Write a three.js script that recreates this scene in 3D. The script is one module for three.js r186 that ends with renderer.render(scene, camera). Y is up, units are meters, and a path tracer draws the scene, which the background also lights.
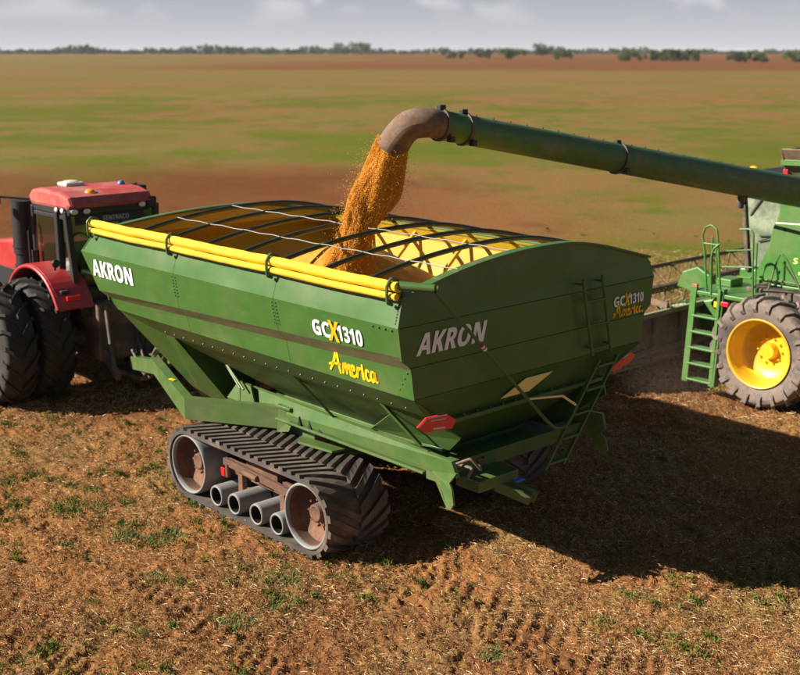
import * as THREE from 'three';
import { mergeGeometries } from 'three/addons/utils/BufferGeometryUtils.js';
import { RoundedBoxGeometry } from 'three/addons/geometries/RoundedBoxGeometry.js';
import { FontLoader } from 'three/addons/loaders/FontLoader.js';
import { TextGeometry } from 'three/addons/geometries/TextGeometry.js';

// ---------------------------------------------------------------- camera, sky, sun, exposure
const scene = new THREE.Scene();
const camera = new THREE.PerspectiveCamera(31.417, 1024 / 864, 0.1, 9000);
const CAM = new THREE.Vector3(8.908, 6.0, 10.343);
const YAW = 47.5 * Math.PI / 180, PITCH = 13.473 * Math.PI / 180;
camera.position.copy(CAM);
camera.lookAt(CAM.x - Math.sin(YAW) * Math.cos(PITCH) * 10, CAM.y - Math.sin(PITCH) * 10, CAM.z - Math.cos(YAW) * Math.cos(PITCH) * 10);
camera.focus = 13.6; camera.userData.fStop = 1.35;

const renderer = new THREE.WebGLRenderer({ antialias: true });
renderer.setSize(1024, 864);
renderer.toneMapping = THREE.LinearToneMapping;
renderer.toneMappingExposure = 2.05;
renderer.shadowMap.enabled = true;

const SUN = new THREE.Vector3(-0.488, 0.525, 0.698).normalize();
const sun = new THREE.DirectionalLight(new THREE.Color(1.0, 0.93, 0.82), 5);
sun.position.copy(SUN).multiplyScalar(60).add(new THREE.Vector3(-4, 0, -3));
sun.target.position.set(-4, 0, -3); sun.castShadow = true;
Object.assign(sun.shadow.camera, { left: -25, right: 25, top: 25, bottom: -25, near: 1, far: 140 });
sun.shadow.mapSize.set(4096, 4096);
scene.add(sun, sun.target);

// ---------------------------------------------------------------- noise
let seedState = 12345;
const rnd = () => { seedState = (seedState + 0x6D2B79F5) | 0; let t = Math.imul(seedState ^ (seedState >>> 15), 1 | seedState); t = (t + Math.imul(t ^ (t >>> 7), 61 | t)) ^ t; return ((t ^ (t >>> 14)) >>> 0) / 4294967296; };
const rr = (a, b) => a + (b - a) * rnd();
const gauss = () => (rnd() + rnd() + rnd() + rnd() - 2);
const hash = (x, y) => { let h = Math.imul(x, 374761393) + Math.imul(y, 668265263) | 0; h = Math.imul(h ^ (h >>> 13), 1274126177); return ((h ^ (h >>> 16)) >>> 0) / 4294967296; };
function vnoise(x, y, wrap = 0) {
  let xi = Math.floor(x), yi = Math.floor(y); const fx = x - xi, fy = y - yi;
  const u = fx * fx * (3 - 2 * fx), v = fy * fy * (3 - 2 * fy);
  let x1 = xi + 1, y1 = yi + 1;
  if (wrap) { xi = ((xi % wrap) + wrap) % wrap; yi = ((yi % wrap) + wrap) % wrap; x1 = ((x1 % wrap) + wrap) % wrap; y1 = ((y1 % wrap) + wrap) % wrap; }
  const a = hash(xi, yi), b = hash(x1, yi), c = hash(xi, y1), d = hash(x1, y1);
  return a + (b - a) * u + (c - a) * v + (a - b - c + d) * u * v;
}
function fbm(x, y, oct = 4, wrap = 0) { let s = 0, a = 0.5, t = 0; for (let i = 0; i < oct; i++) { s += a * vnoise(x, y, wrap); t += a; a *= 0.5; x = x * 2 + (wrap ? 0 : 17.3); y = y * 2 + (wrap ? 0 : 9.1); wrap *= 2; } return s / t; }
const mix = (a, b, t) => a + (b - a) * t;
const mix3 = (a, b, t) => [mix(a[0], b[0], t), mix(a[1], b[1], t), mix(a[2], b[2], t)];
const sstep = (a, b, x) => { const t = Math.min(1, Math.max(0, (x - a) / (b - a))); return t * t * (3 - 2 * t); };
const toS = c => { c = Math.min(1, Math.max(0, c)); return 255 * (c <= 0.0031308 ? 12.92 * c : 1.055 * Math.pow(c, 1 / 2.4) - 0.055); };

{ // the sky: pale haze low down with soft cumulus, deeper blue overhead
  const W = 2048, Hh = 1024, d = new Float32Array(W * Hh * 4);
  for (let j = 0; j < Hh; j++) {
    const el = ((j + 0.5) / Hh - 0.5) * 180;
    for (let i = 0; i < W; i++) {
      const az = (i + 0.5) / W * 360, e = Math.max(0, el);
      let c = mix3([0.318, 0.322, 0.334], [0.060, 0.080, 0.122], 1 - Math.exp(-e / 4.5));
      c = mix3(c, [0.020, 0.038, 0.080], sstep(8, 50, e));
      const warp = fbm(az / 6, e / 2.2, 3, 60);
      let k = fbm(az / 3 + warp * 2, e / 1.05 + 40 + warp, 5, 120);
      const up = fbm(az / 15, e / 8 + 11, 5, 24);
      k = sstep(0.50, 0.74, k) * sstep(0.7, 2.4, e) * (1 - sstep(5, 12, e)) + sstep(0.55, 0.78, up) * sstep(5, 12, e) * 0.35;
      c = mix3(c, [0.385, 0.385, 0.39], Math.min(1, k) * 0.6);
      const o = (j * W + i) * 4; d[o] = c[0]; d[o + 1] = c[1]; d[o + 2] = c[2]; d[o + 3] = 1;
    }
  }
  const t = new THREE.DataTexture(d, W, Hh, THREE.RGBAFormat, THREE.FloatType);
  t.mapping = THREE.EquirectangularReflectionMapping; t.magFilter = t.minFilter = THREE.LinearFilter; t.needsUpdate = true;
  scene.background = t; scene.environment = t;
}
scene.fog = new THREE.FogExp2(new THREE.Color(0.80, 0.82, 0.86), 0.00007);

// ---------------------------------------------------------------- textures and materials
function dataTex(n, metres, f, srgb = true) {
  const d = new Uint8Array(n * n * 4);
  for (let j = 0; j < n; j++) for (let i = 0; i < n; i++) {
    const c = f(i / n, j / n), o = (j * n + i) * 4;
    for (let k = 0; k < 3; k++) d[o + k] = srgb ? toS(c[k]) : 255 * Math.min(1, Math.max(0, c[k]));
    d[o + 3] = 255;
  }
  const t = new THREE.DataTexture(d, n, n, THREE.RGBAFormat);
  t.wrapS = t.wrapT = THREE.RepeatWrapping; t.magFilter = THREE.LinearFilter; t.minFilter = THREE.LinearMipmapLinearFilter; t.generateMipmaps = true;
  t.repeat.set(1 / metres, 1 / metres); if (srgb) t.colorSpace = THREE.SRGBColorSpace; t.needsUpdate = true; return t;
}
const DUST = [0.24, 0.155, 0.095];
// paint with dust lying on it in blotches, specks and runs
function dusty(base, { dust = 0.25, spots = 0.3, rough = 0.5, n = 512, metres = 2.3, seed = 0, metal = 0, dustColor = DUST, coat = 0, streak = 0, wave = 0 } = {}) {
  const map = dataTex(n, metres, (u, v) => {
    const a = fbm(u * 4 + seed, v * 4, 5, 4), b = fbm(u * 24 + seed, v * 24, 3, 24), s = vnoise(u * 150, v * 150, 150), w = fbm(u * 9, v * 3 + seed, 3, 3);
    let k = dust * (0.35 + 1.3 * sstep(0.35, 0.75, a) * (0.5 + b)) * (0.7 + 0.6 * w);
    if (s > 1 - 0.1 * spots) k += 0.35 * spots;
    if (streak) k += streak * (sstep(0.52, 0.78, fbm(u * 64 + seed, v * 3, 3, 3)) + 1.5 * sstep(0.71, 0.8, fbm(u * 10, v * 90 + seed, 2, 10))) * (0.3 + b);
    const c = mix3(base, dustColor, Math.min(0.95, k)), l = 0.9 + 0.2 * b;
    return [c[0] * l, c[1] * l, c[2] * l];
  });
  const r = dataTex(256, metres, (u, v) => { const a = fbm(u * 4 + seed, v * 4, 5, 4), b = fbm(u * 30, v * 30, 2, 30); const q = rough + (0.9 - rough) * Math.min(1, dust * 1.6 * a + 0.25 * b * a); return [q, q, q]; }, false);
  const bend = wave ? { bumpMap: dataTex(256, metres, (u, v) => { const q = fbm(u * 5 + 3, v * 5, 3, 5); return [q, q, q]; }, false), bumpScale: wave } : {};
  return new THREE.MeshPhysicalMaterial({ ...bend, map, roughnessMap: r, roughness: 1, metalness: metal, clearcoat: coat, clearcoatRoughness: 0.35 });
}
const plain = (c, rough = 0.6, metal = 0, more = {}) => new THREE.MeshPhysicalMaterial({ color: new THREE.Color().setRGB(...c), roughness: rough, metalness: metal, ...more });
const MT = {
  green: dusty([0.040, 0.124, 0.021], { dust: 0.12, spots: 0.5, rough: 0.34, seed: 3, n: 1024, metres: 3.1, streak: 0.06, wave: 0.014 }),
  ledge: dusty([0.06, 0.105, 0.03], { dust: 0.33, spots: 0.8, rough: 0.45, seed: 2, dustColor: [0.23, 0.15, 0.095] }),  // brown blend paints in the sunlit ground reflected by the glossy green ledge
  yellowIn: dusty([0.48, 0.315, 0.015], { dust: 0.10, spots: 0.4, rough: 0.45, seed: 4, dustColor: [0.3, 0.16, 0.04] }),
  bow: dusty([0.012, 0.026, 0.011], { dust: 0.08, spots: 0.3, rough: 0.3, seed: 35, metres: 1 }),
  tarp: dusty([0.80, 0.52, 0.012], { dust: 0.10, spots: 0.4, rough: 0.75, seed: 6, metres: 1.1, dustColor: [0.35, 0.2, 0.05] }),
  rubber: dusty([0.014, 0.0135, 0.0135], { dust: 0.09, spots: 0.8, rough: 0.75, seed: 8, metres: 1.3, dustColor: [0.17, 0.12, 0.085] }),
  belt: dusty([0.040, 0.037, 0.036], { dust: 0.42, spots: 0.8, rough: 0.7, seed: 18, metres: 1.3, dustColor: [0.17, 0.12, 0.085] }),
  rubberDusty: dusty([0.05, 0.045, 0.042], { dust: 0.85, spots: 0.8, rough: 0.85, seed: 11, metres: 1.3, dustColor: [0.21, 0.16, 0.13] }),
  roller: dusty([0.24, 0.25, 0.255], { dust: 0.3, spots: 0.6, rough: 0.5, seed: 12, metres: 1, dustColor: [0.16, 0.115, 0.085] }),
  rust: dusty([0.085, 0.042, 0.03], { dust: 0.36, spots: 0.9, rough: 0.75, seed: 13, metres: 0.9, dustColor: [0.27, 0.13, 0.065] }), bolt: plain([0.07, 0.09, 0.06], 0.5, 0.3),
  darkSteel: dusty([0.03, 0.03, 0.03], { dust: 0.4, spots: 0.6, rough: 0.6, seed: 14, metres: 1.2 }),
  black: plain([0.014, 0.014, 0.015], 0.55),
  redPaint: dusty([0.42, 0.012, 0.016], { dust: 0.10, spots: 0.5, rough: 0.35, seed: 15, metres: 1.4, coat: 0.3 }),
  redRoof: dusty([0.42, 0.028, 0.03], { dust: 0.42, spots: 0.8, rough: 0.6, seed: 16, metres: 1.4, dustColor: [0.36, 0.19, 0.14] }),
  combineGreen: dusty([0.036, 0.175, 0.018], { dust: 0.16, spots: 0.5, rough: 0.34, seed: 17, coat: 0.3, streak: 0.08, wave: 0.006 }),
  augerGreen: dusty([0.035, 0.135, 0.022], { dust: 0.30, spots: 0.6, rough: 0.4, seed: 19, metres: 1.7, streak: 0.2, dustColor: [0.2, 0.15, 0.1] }),
  spout: dusty([0.10, 0.064, 0.045], { dust: 0.45, spots: 0.5, rough: 0.85, seed: 20, metres: 0.8, dustColor: [0.25, 0.15, 0.095] }),
  rimYellow: dusty([0.74, 0.43, 0.010], { dust: 0.16, spots: 0.7, rough: 0.33, seed: 21, metres: 1.1, coat: 0.3 }),
  white: plain([0.80, 0.80, 0.78], 0.45), offWhite: plain([0.5, 0.51, 0.55], 0.5), orange: plain([0.85, 0.40, 0.01], 0.45), script: plain([0.88, 0.50, 0.005], 0.45), scriptDim: plain([0.62, 0.24, 0.01], 0.5),
  lampRed: plain([0.62, 0.015, 0.02], 0.3, 0, { clearcoat: 0.6 }), signYellow: plain([0.86, 0.72, 0.30], 0.4), amber: plain([0.75, 0.26, 0.02], 0.3),
  chrome: plain([0.55, 0.55, 0.53], 0.3, 0.8), lens: plain([0.7, 0.7, 0.68], 0.15, 0.3), beige: plain([0.55, 0.50, 0.42], 0.5), blueTag: plain([0.05, 0.12, 0.55], 0.4),
  glass: plain([0.62, 0.72, 0.62], 0.06, 0, { transmission: 1, thickness: 0, ior: 1.5 }),
  glassDusty: dusty([0.09, 0.12, 0.07], { dust: 0.6, spots: 0.9, rough: 0.2, seed: 51, metres: 0.9, dustColor: [0.25, 0.29, 0.19] }),
  straw: plain([0.42, 0.29, 0.13], 0.8), sheetDusty: dusty([0.16, 0.12, 0.085], { dust: 0.7, rough: 0.95, seed: 24, metres: 1.5, dustColor: [0.25, 0.175, 0.12] }), greyReel: dusty([0.10, 0.085, 0.07], { dust: 0.6, rough: 0.8, seed: 22, metres: 1 }),
  cord: plain([0.26, 0.26, 0.24], 0.7), redPlain: plain([0.5, 0.03, 0.03], 0.5),
};
// ---------------------------------------------------------------- geometry helpers (world coordinates, metres)
const V = (x, y, z) => new THREE.Vector3(x, y, z);
function clean(g) { const o = g.index ? g.toNonIndexed() : g; for (const k of Object.keys(o.attributes)) if (k !== 'position' && k !== 'normal') o.deleteAttribute(k); if (!o.attributes.normal) o.computeVertexNormals(); return o; }
function boxUV(g) {
  const p = g.attributes.position, uv = new Float32Array(p.count * 2), a = V(), b = V(), c = V();
  for (let i = 0; i < p.count; i += 3) {
    a.fromBufferAttribute(p, i); b.fromBufferAttribute(p, i + 1); c.fromBufferAttribute(p, i + 2);
    const n = b.clone().sub(a).cross(c.clone().sub(a)), ax = Math.abs(n.x), ay = Math.abs(n.y), az = Math.abs(n.z);
    [a, b, c].forEach((q, k) => { const o = (i + k) * 2; if (az >= ax && az >= ay) { uv[o] = q.x; uv[o + 1] = q.y; } else if (ax >= ay) { uv[o] = q.z; uv[o + 1] = q.y; } else { uv[o] = q.x; uv[o + 1] = q.z; } });
  }
  g.setAttribute('uv', new THREE.BufferAttribute(uv, 2)); return g;
}
const M = (...l) => { l = l.flat(); return l.length === 1 ? clean(l[0]) : mergeGeometries(l.map(clean)); };
function box(x0, x1, y0, y1, z0, z1, r = 0.01) { const w = Math.abs(x1 - x0), h = Math.abs(y1 - y0), d = Math.abs(z1 - z0); r = Math.min(r, w * 0.45, h * 0.45, d * 0.45); return new RoundedBoxGeometry(w, h, d, r > 0.03 ? 3 : 1, r).translate((x0 + x1) / 2, (y0 + y1) / 2, (z0 + z1) / 2); }
function beam(p, q, w, h, r = 0.006) { const a = V(...p), b = V(...q), L = a.distanceTo(b), g = new RoundedBoxGeometry(w, h, L, 1, Math.min(r, w * 0.4, h * 0.4)); const m = new THREE.Matrix4().lookAt(b, a, Math.abs(b.clone().sub(a).normalize().y) > 0.98 ? V(1, 0, 0) : V(0, 1, 0)); m.setPosition(a.add(b).multiplyScalar(0.5)); return g.applyMatrix4(m); }
function rod(p, q, r, r2 = r, seg = 10) { const a = V(...p), b = V(...q), L = a.distanceTo(b), g = new THREE.CylinderGeometry(r2, r, L, seg); g.applyQuaternion(new THREE.Quaternion().setFromUnitVectors(V(0, 1, 0), b.clone().sub(a).normalize())); a.add(b).multiplyScalar(0.5); return g.translate(a.x, a.y, a.z); }
const pipe = (pts, r, n = 24, seg = 8, closed = false) => new THREE.TubeGeometry(new THREE.CatmullRomCurve3(pts.map(p => V(...p)), closed, 'catmullrom', 0.15), n, r, seg, closed);
function poly(pts, t = 0.02) { // flat plate, thickness t behind the face (points counter-clockwise seen from outside)
  const p = pts.map(q => V(...q)), n = V(); for (let i = 0; i < p.length; i++) { const a = p[i], b = p[(i + 1) % p.length]; n.x += (a.y - b.y) * (a.z + b.z); n.y += (a.z - b.z) * (a.x + b.x); n.z += (a.x - b.x) * (a.y + b.y); } n.normalize();
  const q = p.map(a => a.clone().addScaledVector(n, -t)), v = [], f = (...l) => l.forEach(a => v.push(a.x, a.y, a.z));
  for (let i = 1; i < p.length - 1; i++) { f(p[0], p[i], p[i + 1]); f(q[0], q[i + 1], q[i]); }
  for (let i = 0; i < p.length; i++) { const j = (i + 1) % p.length; f(p[i], q[i], q[j]); f(p[i], q[j], p[j]); }
  const g = new THREE.BufferGeometry(); g.setAttribute('position', new THREE.Float32BufferAttribute(v, 3)); g.computeVertexNormals(); return g;
}
function extrudeXY(pts, z0, z1, bevel = 0) { const s = new THREE.Shape(pts.map(p => new THREE.Vector2(...p))); return new THREE.ExtrudeGeometry(s, { depth: Math.abs(z1 - z0) - 2 * bevel, bevelEnabled: bevel > 0, bevelSize: bevel, bevelThickness: bevel, bevelSegments: 2, curveSegments: 8 }).translate(0, 0, Math.min(z0, z1) + bevel); }
const latheZ = (prof, seg = 40) => new THREE.LatheGeometry(prof.map(p => new THREE.Vector2(p[0], p[1])), seg).rotateX(Math.PI / 2); // profile (radius, z)
const used = {};
const numbered = n => { const k = used[n] = (used[n] ?? -1) + 1; return k ? `${n}_${String(k).padStart(3, '0')}` : n; };
function thing(name, label, category, base, group) { const g = new THREE.Group(); g.name = numbered(name); g.position.set(...base); g.userData = { label, category }; if (group) g.userData.group = group; scene.add(g); return g; }
function part(parent, name, geo, mat, label) { // geometry is in world coordinates; the first level is moved back by the thing's base
  const m = new THREE.Mesh(boxUV(M(geo)), mat); m.name = name; m.castShadow = m.receiveShadow = true;
  if (parent.isGroup) m.position.copy(parent.position).negate();
  if (label) m.userData.label = label; parent.add(m); return m;
}
function single(name, geo, mat, label, category, kind) { const m = new THREE.Mesh(boxUV(M(geo)), mat); m.name = numbered(name); m.castShadow = m.receiveShadow = true; m.userData = kind === 'structure' ? { kind } : { label, category }; if (kind) m.userData.kind = kind; scene.add(m); return m; }

const font = await new FontLoader().loadAsync('fonts/droid/droid_sans_bold.typeface.json');
const place = (g, o, u, v, lift = 0.004) => { const U = V(...u).normalize(), W = V(...v), N = U.clone().cross(W).normalize(), Vv = N.clone().cross(U); const m = new THREE.Matrix4().makeBasis(U, Vv, N); m.setPosition(V(...o).addScaledVector(N, lift)); return g.applyMatrix4(m); };
function lettering(str, w, h, slant = 0, fat = 0) {
  const g = new TextGeometry(str, { font, size: 1, depth: 0.0015, curveSegments: 5, bevelEnabled: fat > 0, bevelSize: fat, bevelThickness: 0.0005, bevelSegments: 1 });
  g.computeBoundingBox(); const b = g.boundingBox; g.translate(-b.min.x, -b.min.y, 0); g.scale(w / (b.max.x - b.min.x), h / (b.max.y - b.min.y), 1);
  if (slant) { const p = g.attributes.position; for (let i = 0; i < p.count; i++) p.setX(i, p.getX(i) + slant * p.getY(i)); }
  g.computeVertexNormals(); return g;
}
function handScript(w, h, thick, from = 0, to = 99) { // the brush-script word, drawn stroke by stroke
  const S = [[[-.06, .02], [.2, .45], [.42, 1], [.48, .55], [.56, -.04]], [[-.1, .3], [.2, .4], [.62, .42]], [[.7, 0], [.8, .54]], [[.74, .2], [.92, .52], [.94, .02]], [[.94, .2], [1.12, .52], [1.15, .06], [1.22, .02]],
    [[1.2, .24], [1.4, .36], [1.34, .54], [1.22, .4], [1.23, .1], [1.35, .0], [1.5, .14]], [[1.52, 0], [1.6, .54]], [[1.56, .25], [1.68, .48], [1.8, .47]], [[1.86, .72], [1.87, .1], [1.96, .02]],
    [[2.24, .44], [2.1, .5], [2.03, .22], [2.13, .02], [2.28, .1]], [[2.54, .46], [2.38, .5], [2.31, .22], [2.4, .02], [2.53, .22], [2.55, .5], [2.56, .1], [2.7, .06]]];
  const v = [];
  for (const s of S.slice(from, to)) {
    const c = new THREE.CatmullRomCurve3(s.map(p => V(p[0] / 2.8 * w, p[1] * h, 0)), false, 'catmullrom', 0.5), n = 14, L = [], R = [];
    for (let i = 0; i <= n; i++) { const p = c.getPoint(i / n), t = c.getTangent(i / n), k = thick * (0.75 + 0.35 * Math.sin(i / n * 3.1)) * (0.8 + 0.35 * Math.abs(t.y)); L.push([p.x - t.y * k, p.y + t.x * k]); R.push([p.x + t.y * k, p.y - t.x * k]); }
    for (let i = 0; i < n; i++) for (const q of [R[i], R[i + 1], L[i + 1], R[i], L[i + 1], L[i]]) v.push(q[0], q[1], 0.002);
  }
  const g = new THREE.BufferGeometry(); g.setAttribute('position', new THREE.Float32BufferAttribute(v, 3)); g.computeVertexNormals(); return g;
}
// ---------------------------------------------------------------- the field: one sheet to the horizon
const HEAD = Math.atan2(-Math.sin(YAW), -Math.cos(YAW)); // heading of the lens over the ground
const imprint = (x, z, zc, w, x0) => { const q = (z - zc) / (w / 2); if (Math.abs(q) > 1.15 || x < x0) return 0; const e = 1 - sstep(0.85, 1.15, Math.abs(q)); const ph = (x + Math.abs(z - zc) * 0.62 + 0.05 * fbm(x * 3, z * 3, 2)) / 0.2; return e * (-0.035 + 0.042 * sstep(0.2, 0.75, 0.5 + 0.5 * Math.sin(ph * 6.283)) * (0.5 + fbm(x * 1.3, z * 1.3, 2))); };
function groundY(x, z, r) {
  if (r > 70) return 0;
  const k = 1 - sstep(24, 38, r);
  let y = (fbm(x * 0.7, z * 0.7, 3) - 0.5) * 0.09 + (fbm(x * 4.1 + 5, z * 4.1, 3) - 0.5) * 0.10 + (Math.abs(fbm(x * 9 + 2, z * 9, 2) - 0.5) - 0.12) * 0.09 + (vnoise(x * 21, z * 21) - 0.5) * 0.034;
  y += imprint(x, z, 1.5, 1.0, -1.6) * 0.5 + imprint(x, z, -1.5, 1.0, -1.6) * 0.75 + imprint(x, z, 5.6, 0.8, -40) * 0.8 + imprint(x, z, 4.1, 0.7, -40) * 0.7 + imprint(x, z, 1.84, 0.5, -9.8) * 0.4;
  return (y - 0.012) * k;
}
const SOIL = [0.40, 0.185, 0.066], SOIL2 = [0.285, 0.125, 0.049], TAN = [0.35, 0.23, 0.09], GRASS = [0.165, 0.205, 0.020], REDB = [0.215, 0.076, 0.026], OLIVE = [0.295, 0.225, 0.066], PINK = [0.36, 0.195, 0.075];
function fieldColour(x, z, r, th) { // th: angle right of the heading
  const a = fbm(x / 3.1, z / 3.1, 4), b = fbm(x / 0.9 + 7, z / 0.9, 3), big = fbm(x / 26 + 3, z / 26, 4), mid = fbm(x / 8.5 + 31, z / 8.5 + 4, 4), huge = fbm(x / 120 + 9, z / 120 + 2, 4);
  let c = mix3(SOIL, SOIL2, sstep(0.42, 0.62, a)); c = mix3(c, TAN, sstep(0.48, 0.75, b) * 0.55);
  let g = sstep(0.60, 0.78, mid) * 0.35 * sstep(0.45, 0.6, b);
  const wob = (big - 0.5) * 26 + (mid - 0.5) * 14, rd = r + wob;
  if (r > 22) {
    const far = sstep(52, 76, rd + 150 * Math.max(0, th + 0.03));   // the far stubble is greener; soil shows in patches
    let f = mix3(OLIVE, PINK, sstep(0.47, 0.66, fbm(x / 17 + 80, z / 17, 5)) * 0.85);
    f = mix3(f, TAN, sstep(0.5, 0.72, huge) * 0.45); const sp = fbm(x / 2.3 + 60, z / 2.3, 3), sp2 = fbm(x / 3.4 + 90, z / 3.4 + 8, 3); f = mix3(f, PINK, sstep(0.52, 0.68, sp2) * 0.8 * (1 - sstep(120, 260, r))); f = mix3(f, GRASS, sstep(0.54, 0.72, sp) * 0.75 * (1 - sstep(120, 260, r)));
    f = mix3(f, GRASS, sstep(0.47, 0.64, fbm(x / 14 + 11, z / 14 + 50, 5)) * 0.85 * (1 - sstep(110, 230, r) * 0.75));
    c = mix3(mix3(c, REDB, sstep(26, 45, r) * 0.75 * (1 - 0.8 * sstep(-0.12, 0.12, th))), f, far); g *= 1 - far;
    g += sstep(60, 74, rd) * (1 - sstep(84, 110, rd)) * sstep(0.44, 0.58, mid) * 0.6;
    const strip = sstep(330, 420, r + wob * 3) * (1 - sstep(1500, 2300, r)) * sstep(-0.32, 0.1, th + (huge - 0.5) * 0.5);
    c = mix3(c, [0.27, 0.098, 0.036], strip * 0.85);
    c = mix3(c, OLIVE, sstep(2300, 2800, r));
  }
  return mix3(c, GRASS, Math.min(1, g));
}
const litterTex = (() => { // fine litter: strokes of straw and crumbs of earth, 5 m a side
  const n = 1024, cv = document.createElement('canvas'); cv.width = cv.height = n; const c = cv.getContext('2d');
  c.fillStyle = 'rgb(205,205,205)'; c.fillRect(0, 0, n, n);
  for (let i = 0; i < 26000; i++) {
    const x = rnd() * n, y = rnd() * n, L = rr(3, 15), a = rr(0, 6.283), k = rnd();
    const tone = k < 0.45 ? [rr(105, 160), rr(98, 150), rr(95, 145)] : k < 0.8 ? [rr(200, 245), rr(195, 240), rr(180, 230)] : [255, rr(240, 255), rr(215, 240)];
    c.strokeStyle = `rgb(${tone.map(Math.round)})`; c.lineWidth = rr(0.8, 2.2);
    for (const ox of [0, n, -n]) { if (x + ox < -20 || x + ox > n + 20) continue; for (const oy of [0, n, -n]) { if (y + oy < -20 || y + oy > n + 20) continue; c.beginPath(); c.moveTo(x + ox, y + oy); c.lineTo(x + ox + Math.cos(a) * L, y + oy + Math.sin(a) * L); c.stroke(); } }
  }
  const t = new THREE.CanvasTexture(cv); t.colorSpace = THREE.SRGBColorSpace; t.wrapS = t.wrapT = THREE.RepeatWrapping; t.repeat.set(1 / 5, 1 / 5); return t;
})();
{
  const ths = [], FA = 0.64; for (let i = 0; i <= 720; i++) ths.push(-FA + 2 * FA * i / 720);
  for (let i = 1; i < 90; i++) ths.push(FA + (2 * Math.PI - 2 * FA) * i / 90); ths.push(2 * Math.PI - FA);
  const rs = [0]; for (let r = 0.6; r < 9; r *= 1.25) rs.push(r); for (let r = 9; r < 32; r *= 1.0042) rs.push(r); for (let r = 32; r < 130; r *= 1.012) rs.push(r); for (let r = 130; r < 6500; r *= 1.03) rs.push(r);
  const nt = ths.length, nr = rs.length, pos = new Float32Array(nt * nr * 3), col = new Float32Array(nt * nr * 3), uv = new Float32Array(nt * nr * 2), idx = [];
  for (let j = 0; j < nr; j++) for (let i = 0; i < nt; i++) {
    const r = rs[j], th = ths[i], a = YAW - th, x = CAM.x - Math.sin(a) * r, z = CAM.z - Math.cos(a) * r, o = j * nt + i;
    pos[o * 3] = x; pos[o * 3 + 1] = groundY(x, z, r); pos[o * 3 + 2] = z; uv[o * 2] = x; uv[o * 2 + 1] = z;
    const c = fieldColour(x, z, r, th > Math.PI ? th - 2 * Math.PI : th); col.set(c, o * 3);
    if (j + 1 < nr && i + 1 < nt) { const p = o, q = o + 1, s = o + nt, t = s + 1; idx.push(p, q, s, q, t, s); }
  }
  const g = new THREE.BufferGeometry(); g.setAttribute('position', new THREE.BufferAttribute(pos, 3)); g.setAttribute('color', new THREE.BufferAttribute(col, 3)); g.setAttribute('uv', new THREE.BufferAttribute(uv, 2)); g.setIndex(idx); g.computeVertexNormals();
  if (g.attributes.normal.getY(nt * 30 + 10) < 0) { for (let i = 0; i < idx.length; i += 3) { const t = idx[i]; idx[i] = idx[i + 1]; idx[i + 1] = t; } g.setIndex(idx); g.computeVertexNormals(); }
  const m = new THREE.Mesh(g, new THREE.MeshPhysicalMaterial({ map: litterTex, vertexColors: true, roughness: 1, specularIntensity: 0.1, bumpMap: litterTex, bumpScale: 0.012 }));
  m.name = 'field_ground'; m.userData.kind = 'structure'; m.receiveShadow = m.castShadow = true; scene.add(m);
}
function polarSpot(r, th) { const a = YAW - th; return [CAM.x - Math.sin(a) * r, CAM.z - Math.cos(a) * r]; }
function litter(name, label, category, geo, n, pick, colour) {
  const im = new THREE.InstancedMesh(geo, new THREE.MeshPhysicalMaterial({ color: 0xffffff, roughness: 0.85, specularIntensity: 0.35 }), n), m = new THREE.Matrix4(), c = new THREE.Color();
  for (let i = 0; i < n; i++) { pick(m); im.setMatrixAt(i, m); im.setColorAt(i, c.setRGB(...colour())); }
  im.name = name; im.userData = { kind: 'stuff', label, category }; im.castShadow = im.receiveShadow = true; scene.add(im); return im;
}
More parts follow.
